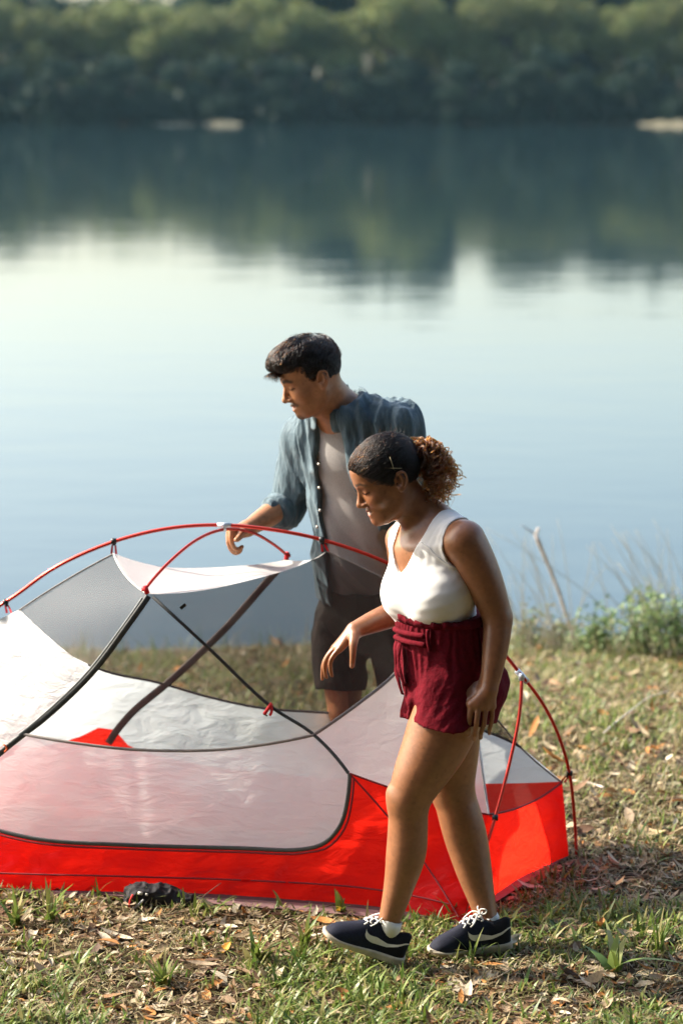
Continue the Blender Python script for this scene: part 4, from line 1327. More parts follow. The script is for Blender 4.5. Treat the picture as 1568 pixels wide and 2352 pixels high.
    # skin of head, trunk and limbs
    body = put(mesh_obj('body', V, F, skin_mat('brown_skin', 0.10, 0.36, 0.55), colors=col), root)

    # ---------------- tank top
    T = Solid(che - [.32, .32, .34], che + [.32, .32, .2], .0034)
    torso(T, .0070, .03, .06); yoke(T, .0070); hips(T, .004)
    TT = T.f.copy()
    arms(T, .0070)
    # arm holes: cut the sleeve part of the shape off the arms, keep the cloth on the trunk
    A2 = Solid(che - [.32, .32, .34], che + [.32, .32, .2], .0034)
    A2.chain([shL, shL * .5 + elL * .5, elL, wrL], [.074, .072, .060, .05], 0)
    A2.chain([shR, shR * .5 + elR * .5, elR, elR + (elR - shR) * .3], [.066, .064, .056, .05], 0)
    T.f = np.maximum(T.f, -np.maximum(A2.f, .0012 - TT))
    T.ell(shL + lT * .020 + up * .004, (.082, .066, .086), np.stack([fT, lT, up], 1), .003, 'cut')
    T.ell(shR - lT * .024 + up * .004, (.070, .058, .076), np.stack([fT, lT, up], 1), .003, 'cut')
    # neckline: deep round V at the front, shallow behind
    def neckcut(x, y, z):
        q = np.stack(np.broadcast_arrays(x, y, z), -1) - nb
        qf = q @ fT; ql = q @ lT; qu = q @ up
        front = qf > -.02
        depth = np.where(front, .138, .030)
        w = np.where(front, .074, .066)
        t = np.clip(-qu / depth, -3, 1)
        half = w * np.clip(1 - np.clip(t, 0, 1) ** 1.7, 0.0, 1) ** .75
        return np.where(qu > -depth, np.abs(ql) - half, .05)
    T.apply(neckcut, nb - .3, nb + .3, .003, 'cut')
    T.keep_below(wai - up * .022, -up)
    def tank_fold(P_):
        q = P_ - rib
        ql = q @ lT; qu = q @ up; qf = q @ fT
        low = np.clip((-qu - .02) / .06, 0, 1)
        strap = np.clip((qu - .05) / .05, 0, 1)
        side = np.clip((ql - .05) / .06, 0, 1)
        return low * .0009 * np.sin(qu * 150 + ql * 40 + 2 * vnoise(q * 12)) * (1 - .5 * side) + strap * .0004 * np.sin((ql + .4 * qf) * 330) + side * .0004 * np.sin(qu * 190 + qf * 70 + vnoise(q * 20) * 2)
    T.warp(tank_fold)
    tv, tf = T.surface(1)
    jersey = simple_mat('white_jersey', (0.80, 0.79, 0.77), 0.85, 0.15, noise=(60, 0.03), bmp=(420, 0.12, 0.0015), sheen=0.15)
    tank = put(mesh_obj('tank_top', tv, tf, jersey), root)
    # sewn binding round the neck and arm holes
    from mathutils.bvhtree import BVHTree
    tb = BVHTree.FromPolygons([Vector(x) for x in tv.tolist()], [tuple(x) for x in tf.tolist()])
    def cast(o_, d_):
        h_ = tb.ray_cast(Vector(o_), Vector(d_), .5)
        return None if h_[0] is None else np.array(h_[0])
    run = []
    for t in np.concatenate([np.linspace(-.12, .97, 26), [1.0]]):
        tc = max(0, t)
        half = .074 * max(0.0, 1 - tc ** 1.7) ** .75
        run.append((half + .0045, -t * .138 - (.004 if t > .9 else 0)))
    pts = []
    for hw_, qu in [(-a, b) for a, b in run] + [(a, b) for a, b in reversed(run)]:
        h_ = cast(nb + up * qu + lT * hw_ + fT * .3, -fT)
        if h_ is not None and (not pts or np.linalg.norm(h_ - pts[-1]) < .03): pts.append(h_)
    if len(pts) > 12:
        under(mesh_obj('neck_binding', *tube_geo(catmull(np.array(pts), 80), .0026, 6), jersey), tank)
    for c_, sg, (a_, b_) in ((shL + lT * .020 + up * .004, 1, (.086, .090)),):
        pts = []
        for a in np.linspace(-2.2, 2.2, 40):
            o_ = c_ + fT * math.cos(a * .75) * a_ + up * math.sin(a * .75) * b_ + lT * sg * .25
            h_ = cast(o_, -lT * sg)
            if h_ is not None and (not pts or np.linalg.norm(h_ - pts[-1]) < .025): pts.append(h_)
        if len(pts) > 10:
            under(mesh_obj('arm_binding', *tube_geo(catmull(np.array(pts), 60), .0024, 6), jersey), tank)
    wtop = wai + up * .012 - fH * .010
    q_ = tv - wtop
    near_ = np.abs(q_ @ up) < .012
    kk = max(1.0, np.percentile(np.sqrt(((q_ @ fH) / .108) ** 2 + ((q_ @ lH) / .136) ** 2)[near_], 97) + .012) if near_.any() else 1.05

    # ---------------- shorts
    H = Solid(pel - [.30, .30, .34], pel + [.30, .30, .24], .0036)
    H.ecap(wtop, pel + up * .03, fH, (.108 * kk, .136 * kk), (.136, .165), .02)
    H.ecap(pel + up * .04, pel - up * .06, fH, (.128, .160), (.128, .176), .03)
    H.ell(pel - fH * .052 - up * .045, (.118, .168, .112), np.stack([fH, lH, up], 1), .04)
    kL = p(1000, 1705, 7.005); kR = p(1010, 1705, 7.17)
    H.ecap(p(1036, 1575, 7.04), p(1034, 1690, 7.0), fH, (.124, .108), (.138, .124), .025)
    H.ecap(p(1012, 1575, 7.165), p(1000, 1705, 7.17), fH, (.112, .105), (.108, .110), .012)
    nL = unit(np.array([.06, 0, -1.0]))
    # hems
    hemL = p(1040, 1654, 7.0)
    zc = hemL[2]
    H.apply(lambda x, y, z: (z - (zc - .004 + .10 * (x - hemL[0]) * -.3 - np.clip((y - 7.06) / .05, 0, 1) * .030) ) * 1.0 + 0 * x + 0 * y, pel - .5, pel + .5 - np.array([0, 0, .45]), .0, 'cut')
    H.keep_below(wtop + up * .014, up)
    def short_fold(P_):
        q = P_ - pel
        qf = q @ fH; ql = q @ lH; qu = q @ up
        ang = np.arctan2(ql, qf)
        wb = np.clip((qu - .085) / .03, 0, 1)                       # gathered waist
        gather = np.exp(-((qu - .075) / .055) ** 2)
        n = vnoise(np.stack([ang * 2.6, qu * 5, ang * 0 + 4], -1)); n2 = vnoise(np.stack([ang * 6, qu * 9, ang * 0 + 14], -1))
        d = gather * .0022 * np.sin(ang * 30 + 5 * n) * (1 + n2)
        d += wb * .0018 * np.sin(ang * 46 + 5 * n2)
        low = np.clip((.07 - qu) / .08, 0, 1)
        n3 = vnoise(np.stack([qf * 16 + qu * 9, ql * 16 - qu * 7, qu * 10], -1)); n4 = vnoise(np.stack([qf * 34 + qu * 22, ql * 34, qu * 26 + 5], -1))
        d += low * (.0060 * np.sin(ang * 5.5 + 2.6 * n + qu * 14) + .010 * (np.abs(n3) - .3) + .004 * (np.abs(n4) - .3))
        return d
    H.warp(short_fold)
    # crease between the legs at the front
    H.chain([p(930, 1560, 6.99), p(945, 1620, 6.985), p(962, 1700, 7.01)], [.003, .010, .022], .02, 'cut')
    # thigh openings
    hv, hf = H.surface(1)
    linen = simple_mat('dark_red_linen', (0.105, 0.004, 0.010), 0.9, 0.08, noise=(70, 0.22), bmp=(95, 0.5, 0.006), sheen=0.0)
    shorts = put(mesh_obj('shorts', hv, hf, linen), root)
    # frilled waistband edge, loops and tie
    V = []; F = []
    n = 150
    for i in range(n):
        a = 2 * math.pi * i / n
        rf, rl = .108 * kk, .136 * kk
        fr = .0055 * math.sin(a * 23 + 1.3 * math.sin(a * 5)) + .002 * math.sin(a * 51)
        base_ = wtop + fH * math.cos(a) * rf + lH * math.sin(a) * rl
        o_ = fH * math.cos(a) / 1 + lH * math.sin(a)
        V += [base_ + up * .004 + o_ * .002, base_ + up * .016 + o_ * (.004 + fr * .8), base_ + up * (.026 + .004 * math.sin(a * 17)) + o_ * (.003 + fr)]
    for i in range(n):
        j = (i + 1) % n
        for k in range(2):
            F.append((i * 3 + k, j * 3 + k, j * 3 + k + 1, i * 3 + k + 1))
    o = under(mesh_obj('waist_frill', V, F, linen), shorts)
    md = o.modifiers.new('thick', 'SOLIDIFY'); md.thickness = .0025
    def band(t0, t1, h0, h1, off=.006):
        pts = []
        for t in np.linspace(t0, t1, 9):
            pts.append(wtop - up * (h0 + (h1 - h0) * (t - t0) / (t1 - t0 + 1e-9)) + fH * math.cos(t) * (.107 * kk + off) + lH * math.sin(t) * (.135 * kk + off))
        return pts
    for (h0, h1, nm) in ((.026, .018, 'belt_tie'), (.050, .044, 'belt_tie')):
        b = band(-.2, .72, h0, h1, .010)
        under(mesh_obj(nm, *tube_geo(catmull(b, 20), .0085, 8), linen), shorts)
    for t in (.80, 2.0):
        a = band(t, t + .001, .0, .0, .010)[0]
        under(mesh_obj('belt_loop', *tube_geo(catmull([a + up * .004, a - up * .03 + fH * .004, a - up * .062], 10), .006, 7), linen), shorts)
    # hanging tie ends
    for dx, ln in ((-.0, .16), (.02, .13)):
        a = band(-.02 + dx * 6, .0, .055, .055, .016)[0]
        pts = catmull([a, a - up * ln * .5 + fH * .012, a - up * ln + fH * .004 + lH * .008], 14)
        Vv = []; Ff = []
        for i, q in enumerate(pts):
            w_ = .012 + .003 * math.sin(i * .9)
            Vv += [q - lH * w_ + fH * .002 * math.sin(i), q + fH * .004, q + lH * w_]
            if i:
                k = i * 3
                Ff += [(k - 3, k - 2, k + 1, k), (k - 2, k - 1, k + 2, k + 1)]
        o = under(mesh_obj('tie_end', Vv, Ff, linen), shorts)
        md = o.modifiers.new('thick', 'SOLIDIFY'); md.thickness = .002

    # ---------------- shoes and socks
    mats = dict(upper=tint_mat('navy_mesh', 0.75, 0.2, bmp=(900, 0.5, 0.001), noise=(200, 0.3)), sole=simple_mat('cream_sole', (0.50, 0.44, 0.34), 0.75, 0.2, noise=(40, 0.2), bmp=(60, 0.3, 0.003)),
                white=simple_mat('cream_emblem', (0.66, 0.62, 0.52), 0.5), lace=simple_mat('white_lace', (0.78, 0.76, 0.72), 0.8))
    h1 = PZ(918, 2219, .006); t1 = p(738, 2153, h1[1] - .01)
    _, wA = shoe(root, h1, t1, (0, 0, 1), mats, 1)
    h2 = PZ(1170, 2181, .004); t2 = PZ(986, 2199, .004)
    _, wB = shoe(root, h2, t2, (0, 0, 1), mats, 1)
    sock = simple_mat('white_sock', (0.74, 0.72, 0.68), 0.9, 0.1, bmp=(300, 0.3, 0.002))
    put(mesh_obj('sock', *tube_geo([p(899, 2110, 6.955), p(897, 2113, 6.955), p(895, 2130, 6.952), p(893, 2155, 6.95)], [.0335, .0358, .0330, .026], 18), sock), root)
    put(mesh_obj('sock', *tube_geo([p(1118, 2104, 7.112), p(1119, 2107, 7.112), p(1120, 2124, 7.106), p(1122, 2150, 7.10)], [.0335, .0362, .0335, .026], 18), sock), root)

    # ---------------- hair: slicked back under a curly ponytail
    black = hair_mat('dark_brown_hair', 0.99, 0.35, 0.25, 0.4)
    capm = simple_mat('hair_cap_black', (0.007, 0.005, 0.004), 0.6, 0.12, noise=(90, 0.4), bmp=(260, 0.5, 0.003))  # near-black hair colour under the strands
    Hc = Solid(hdO - .17, hdO + .17, .0030)
    Hc.ell(hp(-.013, 0, .036), np.array([.1005, .0785, .0895]) * hs, HR, 0)
    Hc.ell(hp(.040, 0, .052), np.array([.047, .0575, .0465]) * hs, HR, .03)
    # hairline: cut the face side
    Hc.ell(hp(.105, 0, -.010), np.array([.060, .085, .078]) * hs, HR, .008, 'cut')
    Hc.ell(hp(.030, 0, -.085), np.array([.075, .12, .078]) * hs, HR, .008, 'cut')
    Hc.keep_below(hp(-.05, 0, -.050), HR @ np.array([.25, 0, -1.0]), .01)
    cv, cf = Hc.surface(1)
    put(mesh_obj('hair_cap', cv, cf, capm), root)
    knot = hp(-.098, 0, .052)
    r = np.random.default_rng(5)
    Lc = ((cv - hdO) @ HR) / hs
    ctr = np.array([-.013, 0, .036])
    from mathutils.bvhtree import BVHTree
    bvh = BVHTree.FromPolygons([Vector(x) for x in Lc.tolist()], [tuple(q) for q in cf.tolist()])
    def on_scalp(d, lift):
        d = unit(d)
        h_ = bvh.ray_cast(Vector(ctr), Vector(d))
        q = np.array(h_[0]) if h_[0] is not None else ctr + d * .085
        return q + d * lift
    kd = unit(((knot - hdO) @ HR) / hs - ctr)
    strands = []
    for i in range(4600):
        st = Lc[r.integers(len(Lc))]
        d0 = unit(st - ctr)
        if d0[0] < -.8: continue
        pts = []
        tmax = r.uniform(.35, 1.0)
        lift = r.uniform(.0004, .0030)
        ph = r.uniform(0, 6.28); wv = r.uniform(.0004, .0018)
        nn = 12
        side_ = unit(np.cross(d0, kd) + 1e-6)
        for t in np.linspace(0, tmax, nn):
            d = d0 * (1 - t) + kd * t + side_ * wv * 14 * math.sin(t * 17 + ph)
            q = on_scalp(d, lift + wv * math.sin(t * 30 + ph))
            pts.append(hdO + HR @ (q * hs))
        strands.append(np.array(pts))
    for i in range(420):   # fly-away baby hairs
        st = Lc[r.integers(len(Lc))]; d0 = unit(st - ctr)
        a = on_scalp(d0, .001); g = unit(d0 * .5 + kd * .8 + r.normal(0, .5, 3))
        ln = r.uniform(.004, .014)
        q = [a + g * ln * t + d0 * ln * .5 * t * t + .002 * np.array([math.sin(t * 7 + i), math.cos(t * 6 + i), 0]) for t in np.linspace(0, 1, 7)]
        strands.append(np.array([hdO + HR @ (x * hs) for x in q]))
    hr = hair_obj('hair', strands, .00042, black, root)
    # ponytail: helical locks falling back and down from the knot
    pony = []
    gold = hair_mat('auburn_curls', 0.60, 0.85, 0.32, 0.45)
    base_c = p(993, 1085, 7.10)
    for i in range(250):
        tgt = p(r.uniform(965, 1050), r.uniform(1030, 1150), 7.10 + r.uniform(-.055, .055))
        # spread locks over an egg-shaped mass
        th = r.uniform(0, 6.28); ph_ = math.acos(r.uniform(-1, 1)); rad = r.uniform(.35, 1.0) ** .5
        tgt = p(1006, 1096, 7.10) + np.array([math.sin(ph_) * math.cos(th) * .055, math.sin(ph_) * math.sin(th) * .062, math.cos(ph_) * .080]) * rad + [.002, 0, .008]
        s0 = knot + r.normal(0, .012, 3)
        m1 = (s0 + tgt) / 2 + np.array([.018, 0, .018]) + r.normal(0, .008, 3)
        end = tgt + np.array([r.normal(.004, .012), r.normal(0, .012), -abs(r.normal(.010, .012))])
        path = catmull([s0, m1, tgt, end], 64)
        T_ = np.gradient(path, axis=0); T_ /= np.linalg.norm(T_, axis=1)[:, None]
        n1 = unit(np.cross(T_[20], r.normal(size=3))); 
        turns = r.uniform(2.5, 5.0); R0 = r.uniform(.005, .0105)
        tt = np.linspace(0, 1, 64)
        n1s = np.cross(T_, np.tile(n1, (64, 1))); n1s /= np.linalg.norm(n1s, axis=1)[:, None] + 1e-9
        n2s = np.cross(T_, n1s)
        phs = r.uniform(0, 6.28)
        amp = R0 * np.clip(tt * 3.2, .05, 1)
        core = path + n1s * (amp * np.cos(tt * turns * 6.28 + phs))[:, None] + n2s * (amp * np.sin(tt * turns * 6.28 + phs))[:, None]
        for j in range(11):
            o_ = r.normal(0, .0011, 3)
            pony.append(core + o_ + r.normal(0, .00025, (64, 3)).cumsum(0) * .35)
    for i in range(170):   # loose frizz round the mass
        th = r.uniform(0, 6.28); ph_ = math.acos(r.uniform(-1, 1))
        d = np.array([math.sin(ph_) * math.cos(th), math.sin(ph_) * math.sin(th), math.cos(ph_)])
        c0 = p(1006, 1096, 7.10) + d * np.array([.052, .058, .078])
        ln = r.uniform(.012, .035)
        side_ = unit(np.cross(d, r.normal(size=3)))
        tt = np.linspace(0, 1, 20)
        q = c0 + d * (tt * ln * .6)[:, None] + side_ * (np.sin(tt * r.uniform(3, 8)) * ln * .5)[:, None] + np.array([0, 0, -1]) * (tt ** 2 * ln * .5)[:, None]
        pony.append(q)
    pt = hair_obj('ponytail', pony, .00060, gold, root)
    under(mesh_obj('hair_tie', *tube_geo([knot + HR @ np.array([.010, math.cos(a) * .016, math.sin(a) * .016]) for a in np.linspace(0, 6.28, 18)], .004, 7), capm), pt)
    # two fine dry stalks caught in the hair
    straw = simple_mat('dry_straw', (0.62, 0.52, 0.28), 0.6)
    def hsurf(u_, v_): return p(u_, v_, 7.09 - .084)
    under(mesh_obj('straw', *tube_geo([hsurf(882, 1075), hsurf(922, 1075.5)], .0007, 5), straw), hr)
    under(mesh_obj('straw', *tube_geo([hsurf(895, 1050), hsurf(904, 1078)], .0007, 5), straw), hr)
build_woman()
# ------------------------------------------------------------------ the man behind the tent
M_SKIN = (0.38, 0.175, 0.082)

def build_man():
    root = empty('person', (P(830, 1500, 8.28)[0], 8.28, gz(P(830, 1500, 8.28)[0], 8.28)))
    tag(root, 'person in open blue shirt, grey t-shirt and dark shorts standing behind the tent', 'person')
    p = P
    g0 = root.location.z
    fT = unit([-.60, -.80, 0]); lT = np.array([-fT[1], fT[0], 0])
    pel = p(838, 1395, 8.28); wai = p(832, 1290, 8.26); rib = p(826, 1165, 8.22); che = p(812, 1040, 8.17); nb = p(780, 938, 8.13)
    up = unit(nb - pel)
    fA = unit(fT - up * (fT @ up))
    shR = p(704, 1012, 8.29); shL = p(914, 976, 8.05)
    elR = p(664, 1160, 8.34); wrR = p(572, 1212, 8.16)
    elL = p(975, 1160, 8.12); wrL = p(960, 1300, 8.02)
    hdO = p(714, 866, 8.06); HR = head_frame(unit([-.955, -.30, 0]), math.radians(21)); hs = 1.04
    hp = lambda f, l, u: hdO + HR @ (np.array([f, l, u]) * hs)

    def torso(S, o=0.0, k=.04):
        S.ecap(pel, wai, fT, (.105 + o, .150 + o), (.100 + o, .142 + o), k)
        S.ecap(wai, rib, fT, (.100 + o, .142 + o), (.112 + o, .155 + o), k)
        S.ecap(rib, che, fT, (.112 + o, .155 + o), (.108 + o, .165 + o), k)
        S.ecap(che, nb - up * .03, fT, (.100 + o, .150 + o), (.062 + o, .080 + o), k)
    def yoke(S, o=0.0):
        S.cone(nb - up * .02 + lT * .03, shL, .050 + o, .056 + o, .05); S.cone(nb - up * .02 - lT * .03, shR, .050 + o, .056 + o, .05)
    S = Solid((p(515, 1200, 8.1)[0], 7.80, g0 - .02), (p(1010, 1200, 8.1)[0] + .03, 8.58, 1.86), .0038)
    add_head(S, hdO, HR, hs, True)
    S.cone(hp(-.030, 0, -.040), nb - fT * .015, .058, .062, .03)
    S.cone(hp(.004, 0, -.065), nb + fT * .035 - up * .03, .046, .050, .03)
    S.cone(hp(.030, 0, -.085), nb + fT * .045 - up * .03, .012, .014, .02)
    torso(S); yoke(S)
    S.chain([shR, shR * .5 + elR * .5, elR], [.056, .050, .043], .02)
    S.chain([elR, elR * .65 + wrR * .35 + [0, 0, .004], wrR], [.044, .043, .028], .012)
    S.chain([shL, shL * .5 + elL * .5, elL], [.056, .050, .043], .02)
    S.chain([elL, elL * .6 + wrL * .4, wrL], [.043, .041, .028], .012)
    # right hand closing loosely below the pole
    kn = [(533, 1216, 8.085), (528, 1222, 8.105), (527, 1230, 8.125), (531, 1238, 8.142)]
    pp = [(532, 1246, 8.070), (527, 1252, 8.090), (529, 1258, 8.112), (535, 1262, 8.132)]
    dp = [(543, 1262, 8.078), (540, 1267, 8.096), (541, 1270, 8.116), (545, 1270, 8.134)]
    tp = [(556, 1256, 8.088), (553, 1260, 8.104), (553, 1263, 8.122), (554, 1263, 8.138)]
    rr = [.0092, .0094, .0090, .0080]
    for i in range(4):
        K = p(*kn[i])
        S.cone(wrR + (K - wrR) * .1, K, .020, .0135, .016)
        S.chain([K, p(*pp[i]), p(*dp[i]), p(*tp[i])], [rr[i] + .0016, rr[i], rr[i] - .0004, rr[i] - .0014], .003)
    S.chain([wrR + (p(556, 1224, 8.09) - wrR) * .4, p(556, 1224, 8.085), p(548, 1236, 8.065), p(543, 1240, 8.055)], [.019, .0145, .0110, .0092], .008)
    # left hand, lower behind the woman
    S.cone(wrL, wrL + [-.02, -.01, -.08], .024, .022, .02)
    for i in range(4):
        a = wrL + np.array([-.035 + i * .016, -.012, -.085])
        S.chain([a, a + [-.004, -.004, -.035], a + [-.004, .008, -.062]], [.010, .009, .008], .004)
    S.chain([wrL + [-.02, -.015, -.03], wrL + [-.045, -.03, -.07], wrL + [-.05, -.03, -.10]], [.014, .011, .009], .006)
    # legs
    fH = fT
    for (hu, hy, ku, ky, au, ay) in ((782, 8.30, 790, 8.27, 800, 8.30), (893, 8.24, 924, 8.20, 935, 8.24)):
        hip = p(hu, 1430, hy); kn_ = p(ku, 1632, ky); an = np.array([p(au, 1880, ay)[0], ay, g0 + .085])
        S.chain([hip, hip * .5 + kn_ * .5, kn_], [.092, .078, .056], .03)
        S.chain([kn_, kn_ * .7 + an * .3 + [0, .012, 0], an], [.054, .056, .037], .02)
        S.chain([an, an + [0, 0, -.05], an + fT * .15 + [0, 0, -.062]], [.040, .034, .024], .02)
    V, F = S.surface(2)
    col, L = face_colors(V, hdO, HR, hs, M_SKIN, True)
    put(mesh_obj('body', V, F, skin_mat('tan_skin', 0.10, 0.40, 0.45), colors=col), root)

    # ---------------- grey t-shirt
    T = Solid(rib - [.36, .36, .34], rib + [.36, .36, .36], .0042)
    torso(T, .009); yoke(T, .002)
    T.ecap(wai - up * .06, rib, fT, (.122, .158), (.126, .162), .03)
    T.cone(shR, shR * .7 + elR * .3, .058, .056, .02); T.cone(shL, shL * .7 + elL * .3, .058, .056, .02)
    T.keep_below(wai - up * .135, -up)
    T.ell(nb + fT * .022 + up * .020, (.078, .078, .052), np.stack([fT, lT, up], 1), .004, 'cut')
    def tfold(P_):
        q = P_ - rib
        ql = q @ lT; qu = q @ up; qf = q @ fT
        n = vnoise(np.stack([ql * 9 + qu * 5, qu * 4, qf * 5], -1)); n2 = vnoise(np.stack([ql * 22 + qu * 12, qu * 8, qf * 10], -1))
        hi_ = np.clip((.16 - qu) / .08, .15, 1)
        return (.028 * (np.abs(n) - .3) + .008 * (np.abs(n2) - .3)) * hi_
    T.warp(tfold)
    heather = simple_mat('grey_jersey', (0.33, 0.31, 0.30), 0.9, 0.1, noise=(260, 0.10), bmp=(240, 0.25, 0.002))
    tee = put(mesh_obj('t_shirt', *T.surface(1), heather), root)
    ring = []
    for a in np.linspace(0, 2 * math.pi, 40):
        ring.append(nb + fT * (.020 + .0635 * math.cos(a)) + lT * .072 * math.sin(a) + up * (-.002 - .030 * math.cos(a)))
    under(mesh_obj('neckband', *tube_geo(ring, .0075, 7, False), heather), tee)

    # ---------------- open denim-blue shirt
    H = Solid(rib - [.40, .40, .40], rib + [.38, .40, .42], .0042)
    torso(H, .030); yoke(H, .026)
    H.ecap(wai - up * .08, rib, fT, (.142, .176), (.140, .180), .03)
    H.chain([shR, shR * .5 + elR * .5, elR * .96 + wrR * .04, elR * .72 + wrR * .28], [.079, .074, .070, .062], .03)
    H.chain([shL, shL * .5 + elL * .5, elL, elL * .7 + wrL * .3], [.079, .074, .068, .06], .03)
    # open front: wedge wider toward the hem, edges hanging
    def opening(x, y, z):
        q = np.stack(np.broadcast_arrays(x, y, z), -1) - nb
        qf = q @ fA; ql = q @ lT; qu = q @ up
        t = np.clip(-qu / .55, 0, 1)
        lo_ = -.056 - .010 * t + .006 * np.sin(t * 9)
        hi_ = .052 + .150 * t ** 1.2 + .008 * np.sin(t * 11)
        return np.maximum(np.maximum(ql - hi_, lo_ - ql), -(qf - .01))
    H.apply(opening, nb - .7, nb + .3, .006, 'cut')
    H.ell(nb + fT * .014 + up * .03, (.086, .082, .066), np.stack([fT, lT, up], 1), .004, 'cut')
    H.keep_below(wai - up * .115, -up)
    def sfold(P_):
        q = P_ - rib
        ql = q @ lT; qu = q @ up; qf = q @ fT
        n = vnoise(np.stack([ql * 15 + qu * 2, qu * 3.5, qf * 15], -1)); n2 = vnoise(np.stack([ql * 34 + qu * 9, qu * 9, qf * 30], -1))
        return .026 * (np.abs(n) - .28) + .011 * (np.abs(n2) - .3)
    H.warp(sfold)
    den, nt, out = new_mat('denim_shirt')
    Lk = nt.links.new
    b = nt.nodes.new('ShaderNodeBsdfPrincipled'); b.inputs['Roughness'].default_value = 0.72; b.inputs['Specular IOR Level'].default_value = 0.3; b.inputs['Sheen Weight'].default_value = 0.15
    t1 = N(nt, 'ShaderNodeTexNoise', Scale=14.0, Detail=6.0, Roughness=0.65); Lk(coords(nt, (2, 2, 0.6)), t1.inputs['Vector'])
    Lk(ramp(nt, t1.outputs[0], [(0.3, (0.034, 0.066, 0.088)), (0.52, (0.075, 0.125, 0.155)), (0.78, (0.18, 0.245, 0.28))]), b.inputs['Base Color'])
    t2 = N(nt, 'ShaderNodeTexNoise', Scale=24.0, Detail=5.0); Lk(coords(nt, (2, 2, 0.7)), t2.inputs['Vector'])
    Lk(bump(nt, t2.outputs[0], 0.7, 0.012), b.inputs['Normal'])
    Lk(b.outputs[0], out.inputs[0])
    shirt = put(mesh_obj('shirt', *H.surface(1), den), root)
    # collar leaves
    for s_ in (1, -1):
        rows = []
        for a in np.linspace(.22, 2.9, 12):
            c = fT * (-.004 + .084 * math.cos(a)) + lT * s_ * .088 * math.sin(a)
            top = nb + c + up * (.022 - .034 * math.cos(a) + .012)
            out_ = unit(fT * math.cos(a) * .8 + lT * s_ * math.sin(a))
            drop = .045 + .040 * max(0, math.cos(a))
            rows.append([top - up * .02, top + up * .012, top + out_ * .016 + up * .004, top + out_ * .030 - up * drop])
        Vv = [q for r_ in rows for q in r_]; Ff = []
        for i in range(len(rows) - 1):
            for k in range(3):
                a = i * 4 + k
                Ff.append((a, a + 1, a + 5, a + 4))
        o = under(mesh_obj('collar', Vv, Ff, den), shirt)
        md = o.modifiers.new('thick', 'SOLIDIFY'); md.thickness = .004
        md = o.modifiers.new('sub', 'SUBSURF'); md.levels = 1; md.render_levels = 1
    # rolled cuff
    ax = unit(wrR - elR); c0 = elR * .70 + wrR * .30
    under(mesh_obj('cuff', *tube_geo([c0 - ax * .035, c0 - ax * .032, c0, c0 + ax * .014, c0 + ax * .016], [.054, .066, .064, .062, .050], 20), den), shirt)
    # buttons down the edge
    pearl = simple_mat('snap_button', (0.40, 0.38, 0.34), 0.35, 0.6, 0.3)
    for (u_, v_) in ((733, 1066), (734, 1120), (736, 1172), (729, 1210)):
        c = p(u_, v_, 8.045)
        under(mesh_obj('button', *tube_geo([c, c + fT * .005], .0050, 10), pearl), shirt)

    # ---------------- shorts
    B = Solid(pel - [.32, .32, .42], pel + [.32, .32, .16], .0046)
    B.ecap(pel + up * .10, pel - up * .05, fT, (.122, .165), (.128, .178), .03)
    B.chain([p(784, 1420, 8.30), p(779, 1500, 8.28), p(784, 1590, 8.27)], [.104, .096, .090], .02)
    B.chain([p(890, 1420, 8.24), p(910, 1500, 8.22), p(924, 1590, 8.20)], [.100, .088, .084], .004)
    B.keep_below(p(800, 1580, 8.27), (0, 0, -1))
    B.keep_below(pel + up * .10, up)
    def bfold(P_):
        q = P_ - pel
        n = vnoise(np.stack([q[:, 0] * 12, q[:, 1] * 12, q[:, 2] * 4], -1)); n2 = vnoise(q * 20 + 4)
        return .014 * (np.abs(n) - .3) + .005 * n2
    B.warp(bfold)
    put(mesh_obj('shorts', *B.surface(1), simple_mat('charcoal_cotton', (0.035, 0.029, 0.026), 0.9, 0.15, noise=(40, 0.2), bmp=(70, 0.4, 0.006))), root)

    # ---------------- shoes, hidden low behind the tent wall
    grey = tint_mat('grey_shoe', 0.7, 0.2)
    mats = dict(upper=grey, sole=simple_mat('grey_sole', (0.3, 0.29, 0.27), 0.8), white=grey, lace=simple_mat('grey_lace', (0.4, 0.4, 0.4), 0.8))
    for (au, ay) in ((800, 8.30), (935, 8.24)):
        x = p(au, 1880, ay)[0]
        S2 = Solid((x - .16, ay - .26, g0 - .01), (x + .14, ay + .1, g0 + .13), .006)
        a = np.array([x, ay, g0])
        S2.chain([a - fT * .045 + [0, 0, .05], a + [0, 0, .055], a + fT * .10 + [0, 0, .042], a + fT * .19 + [0, 0, .034]], [.046, .046, .044, .034], .01)
        S2.keep_below(a, (0, 0, -1))
        sv, sf = S2.surface(1)
        put(mesh_obj('shoe', sv, sf, simple_mat('dark_canvas', (0.05, 0.05, 0.055), 0.8)), root)

    # ---------------- hair: thick, black, swept forward over the brow
    capm = simple_mat('black_hair_mass', (0.005, 0.0045, 0.004), 0.55, 0.15, noise=(90, 0.4), bmp=(150, 0.6, 0.006))
    Hc = Solid(hdO - .21, hdO + .21, .0036)
    Hc.ell(hp(-.014, 0, .036), np.array([.099, .078, .090]) * hs, HR, 0)
    Hc.ell(hp(.020, 0, .088), np.array([.074, .060, .038]) * hs, HR, .03)
    Hc.ell(hp(.068, 0, .080), np.array([.042, .050, .030]) * hs, HR, .03)      # quiff over the forehead
    Hc.ell(hp(.105, 0, -.012), np.array([.060, .085, .072]) * hs, HR, .008, 'cut')
    Hc.ell(hp(.034, 0, -.085), np.array([.068, .12, .084]) * hs, HR, .008, 'cut')
    Hc.keep_below(hp(-.05, 0, -.060), HR @ np.array([.15, 0, -1.0]), .01)
    cv, cf = Hc.surface(1)
    put(mesh_obj('hair_mass', cv, cf, capm), root)
    Lc = ((cv - hdO) @ HR) / hs
    from mathutils.bvhtree import BVHTree
